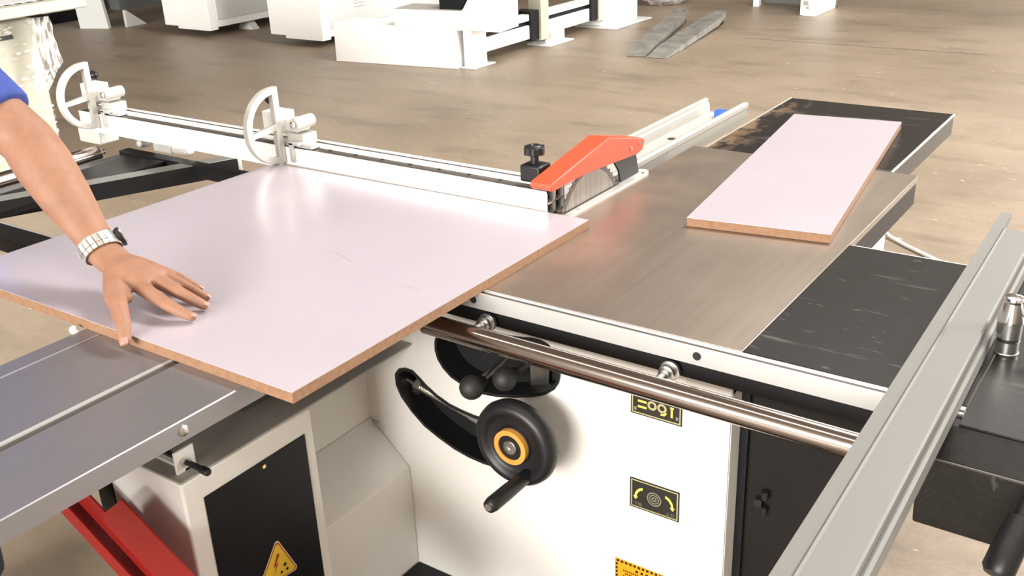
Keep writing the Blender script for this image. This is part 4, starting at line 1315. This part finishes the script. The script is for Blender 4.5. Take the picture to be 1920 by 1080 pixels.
# tight film on the column : wrinkled sheet
def sheet(name, rows, mat, parent, amp, nu=40, nv=46, seed=1, freq=(9, 22)):
    rnd = random.Random(seed)
    ph = [rnd.uniform(0, 6.28) for _ in range(8)]
    m = MB()
    grid = []
    for i in range(nu + 1):
        u = i / nu
        row = []
        for j in range(nv + 1):
            v = j / nv
            t = v * (len(rows) - 1)
            k = min(int(t), len(rows) - 2)
            f = t - k
            a = Vector(rows[k][0]).lerp(Vector(rows[k + 1][0]), f)
            b = Vector(rows[k][1]).lerp(Vector(rows[k + 1][1]), f)
            p = a.lerp(b, u)
            w = math.sin(freq[0] * u * 2 + ph[0] + 2 * math.sin(3 * v + ph[1])) + 0.6 * math.sin(freq[1] * u + freq[0] * v + ph[2]) + 0.5 * math.sin(freq[1] * v * 1.3 + 4 * u + ph[3])
            row.append(m.bm.verts.new(p + V(1, 0.25, 0) * (amp * w)))
        grid.append(row)
    for i in range(nu):
        for j in range(nv):
            m.bm.faces.new((grid[i][j], grid[i + 1][j], grid[i + 1][j + 1], grid[i][j + 1]))
    return build(name, m, mat, parent, smooth=60)
sheet('stretch_film', [((-4.885, 1.5, 0.87), (-4.885, 2.863, 0.87)), ((-4.885, 1.5, 0.5), (-4.885, 2.863, 0.5)), ((-4.885, 1.5, 0.1), (-4.885, 2.863, 0.1))], 'filmthin', wm, 0.0025, 60, 60, 3, (5, 30))
sheet('loose_film', [((-4.78, 2.765, 0.885), (-4.75, 2.865, 0.885)), ((-4.78, 2.765, 0.78), (-4.75, 2.870, 0.78)), ((-4.80, 2.75, 0.66), (-4.74, 2.868, 0.66)), ((-4.80, 2.745, 0.53), (-4.76, 2.77, 0.53))], 'film', wm, 0.006, 40, 50, 5, (14, 20))

# plank behind
pk = build('plank', bx(-10.35, -9.75, 5.30, 5.40, 0.0, 0.05, rz=0.35), 'wood', smooth=0)
tag(pk, 'short pale wooden plank on the floor at the far left', 'plank')
cr2 = thing('low_trolley', (-10.9, 6.3, 0), 'low dark trolley with pale side behind the wrapped machine', 'trolley')
build('trolley_deck', bx(-12.3, -10.4, 6.2, 6.9, 0.12, 0.42), 'lightgrey', cr2, smooth=0)
build('trolley_base', bx(-12.2, -10.4, 6.25, 6.85, 0.0, 0.12), 'black', cr2, smooth=0)

# lifting forks on the floor
def fork(a0, a1, w, label, lift):
    r = thing('lifting_fork', (a0[0], a0[1], 0), label, 'fork', 'loose lifting forks')
    a0, a1 = Vector((*a0, 0)), Vector((*a1, 0))
    d = (a1 - a0).normalized()
    L = (a1 - a0).length
    n_ = Vector((-d.y, d.x, 0))
    m = MB()
    secs = [(0.0, w * 0.44, 0.004, 0.012), (0.35, w * 0.5, 0.004, 0.045), (L - 0.35, w * 0.48, 0.03, 0.085), (L, w * 0.28, 0.05, lift)]
    rows = []
    for t, hw, zb, zt in secs:
        rows.append([m.bm.verts.new(a0 + d * t + n_ * hw * s1 + V(0, 0, z)) for s1, z in ((-1, zb), (1, zb), (1, zt), (-1, zt))])
    for A, B in zip(rows[:-1], rows[1:]):
        for k in range(4):
            m.bm.faces.new((A[k], A[(k + 1) % 4], B[(k + 1) % 4], B[k]))
    m.bm.faces.new(rows[0][::-1])
    m.bm.faces.new(rows[-1])
    build('fork_blade', m, M['forkgrey'], r, smooth=0)
    h = MB()
    h.beam(a0 + d * 0.02 + V(0, 0, 0.004), a0 + d * 0.06 + V(0, 0, 0.004), w * 0.8, 0.008)
    h.beam(a0 + d * (L - 0.15) + V(0, 0, 0.02), a0 + d * (L - 0.05) + V(0, 0, 0.02), w * 0.5, 0.04)
    build('fork_heel', h, 'black', r, smooth=0)
M['forkgrey'] = simple('worn_grey_steel', (0.21, 0.20, 0.18), 0.6, 0.2, var=0.35, scale=9)
fork((-3.80, 7.12), (-4.24, 8.86), 0.17, 'grey steel lifting fork on the floor, left one of the crossed pair', 0.11)
fork((-3.62, 7.12), (-3.86, 8.86), 0.18, 'grey steel lifting fork on the floor, right and longer-looking of the pair', 0.11)

# machine at the top right
rm_ = thing('white_machine', (-3.5, 9.7, 0), 'white machine base with a slim leg at the top edge right of centre', 'machine')
rb = [(-3.355, 9.53), (-3.34, 9.49), (-3.30, 9.465), (-3.20, 9.46), (-3.18, 9.48), (-3.18, 10.02), (-3.355, 10.02)]
build('machine_base', MB().prism(rb, (0, 0, 0.55), XY(0.0)), 'bgwhite', rm_, bevel=0.006)
build('machine_leg', bx(-3.955, -3.895, 9.86, 9.92, 0.0, 0.55), 'bgwhite', rm_, bevel=0.003)
build('rear_beam', bx(-3.895, -3.18, 10.02, 10.08, 0.02, 0.40), 'grey', rm_, smooth=0)
lt = MB()
lt.box(-3.30, -3.25, 9.448, 9.459, 0.10, 0.14)
lt.box(-3.27, -3.24, 9.442, 9.459, 0.07, 0.09)
build('base_latch', lt, 'zinc', rm_, bevel=0.002)
# wrapped bundle at the top
wbm = MB().ball((-4.88, 9.75, 0.14), 0.27, 0.28, 0.16, 26)
rnd = random.Random(4)
for v in wbm.bm.verts:
    v.co += Vector((rnd.uniform(-1, 1), rnd.uniform(-1, 1), rnd.uniform(-1, 1))) * 0.012
    v.co.z = max(v.co.z, 0.0)
wo = build('wrapped_bundle', wbm, M['film'], smooth=0)
tag(wo, 'film-wrapped bundle lying on the floor behind the lifting forks', 'bundle')

# ------------------------------------------------------------------ small things on the floor
cbm = MB().tube([(-1.02, 4.11, 0.02), (-0.985, 4.08, 0.012), (-0.90, 4.015, 0.009), (-0.78, 3.93, 0.009), (-0.55, 3.78, 0.009)], 0.008, 8)
co = build('floor_cable', cbm, 'cable', smooth=60)
tag(co, 'thin white cable on the floor beyond the black wing', 'cable')
ext = thing('floor_stand', (-1.02, 4.10, 0), 'small white and black stand foot on the floor behind the steel table', 'stand')
build('stand_foot', bx(-1.09, -1.01, 4.05, 4.13, 0.0, 0.03), 'black', ext, bevel=0.004)
build('stand_post', bx(-1.075, -1.025, 4.075, 4.115, 0.03, 0.12), 'bgwhite', ext, bevel=0.003)
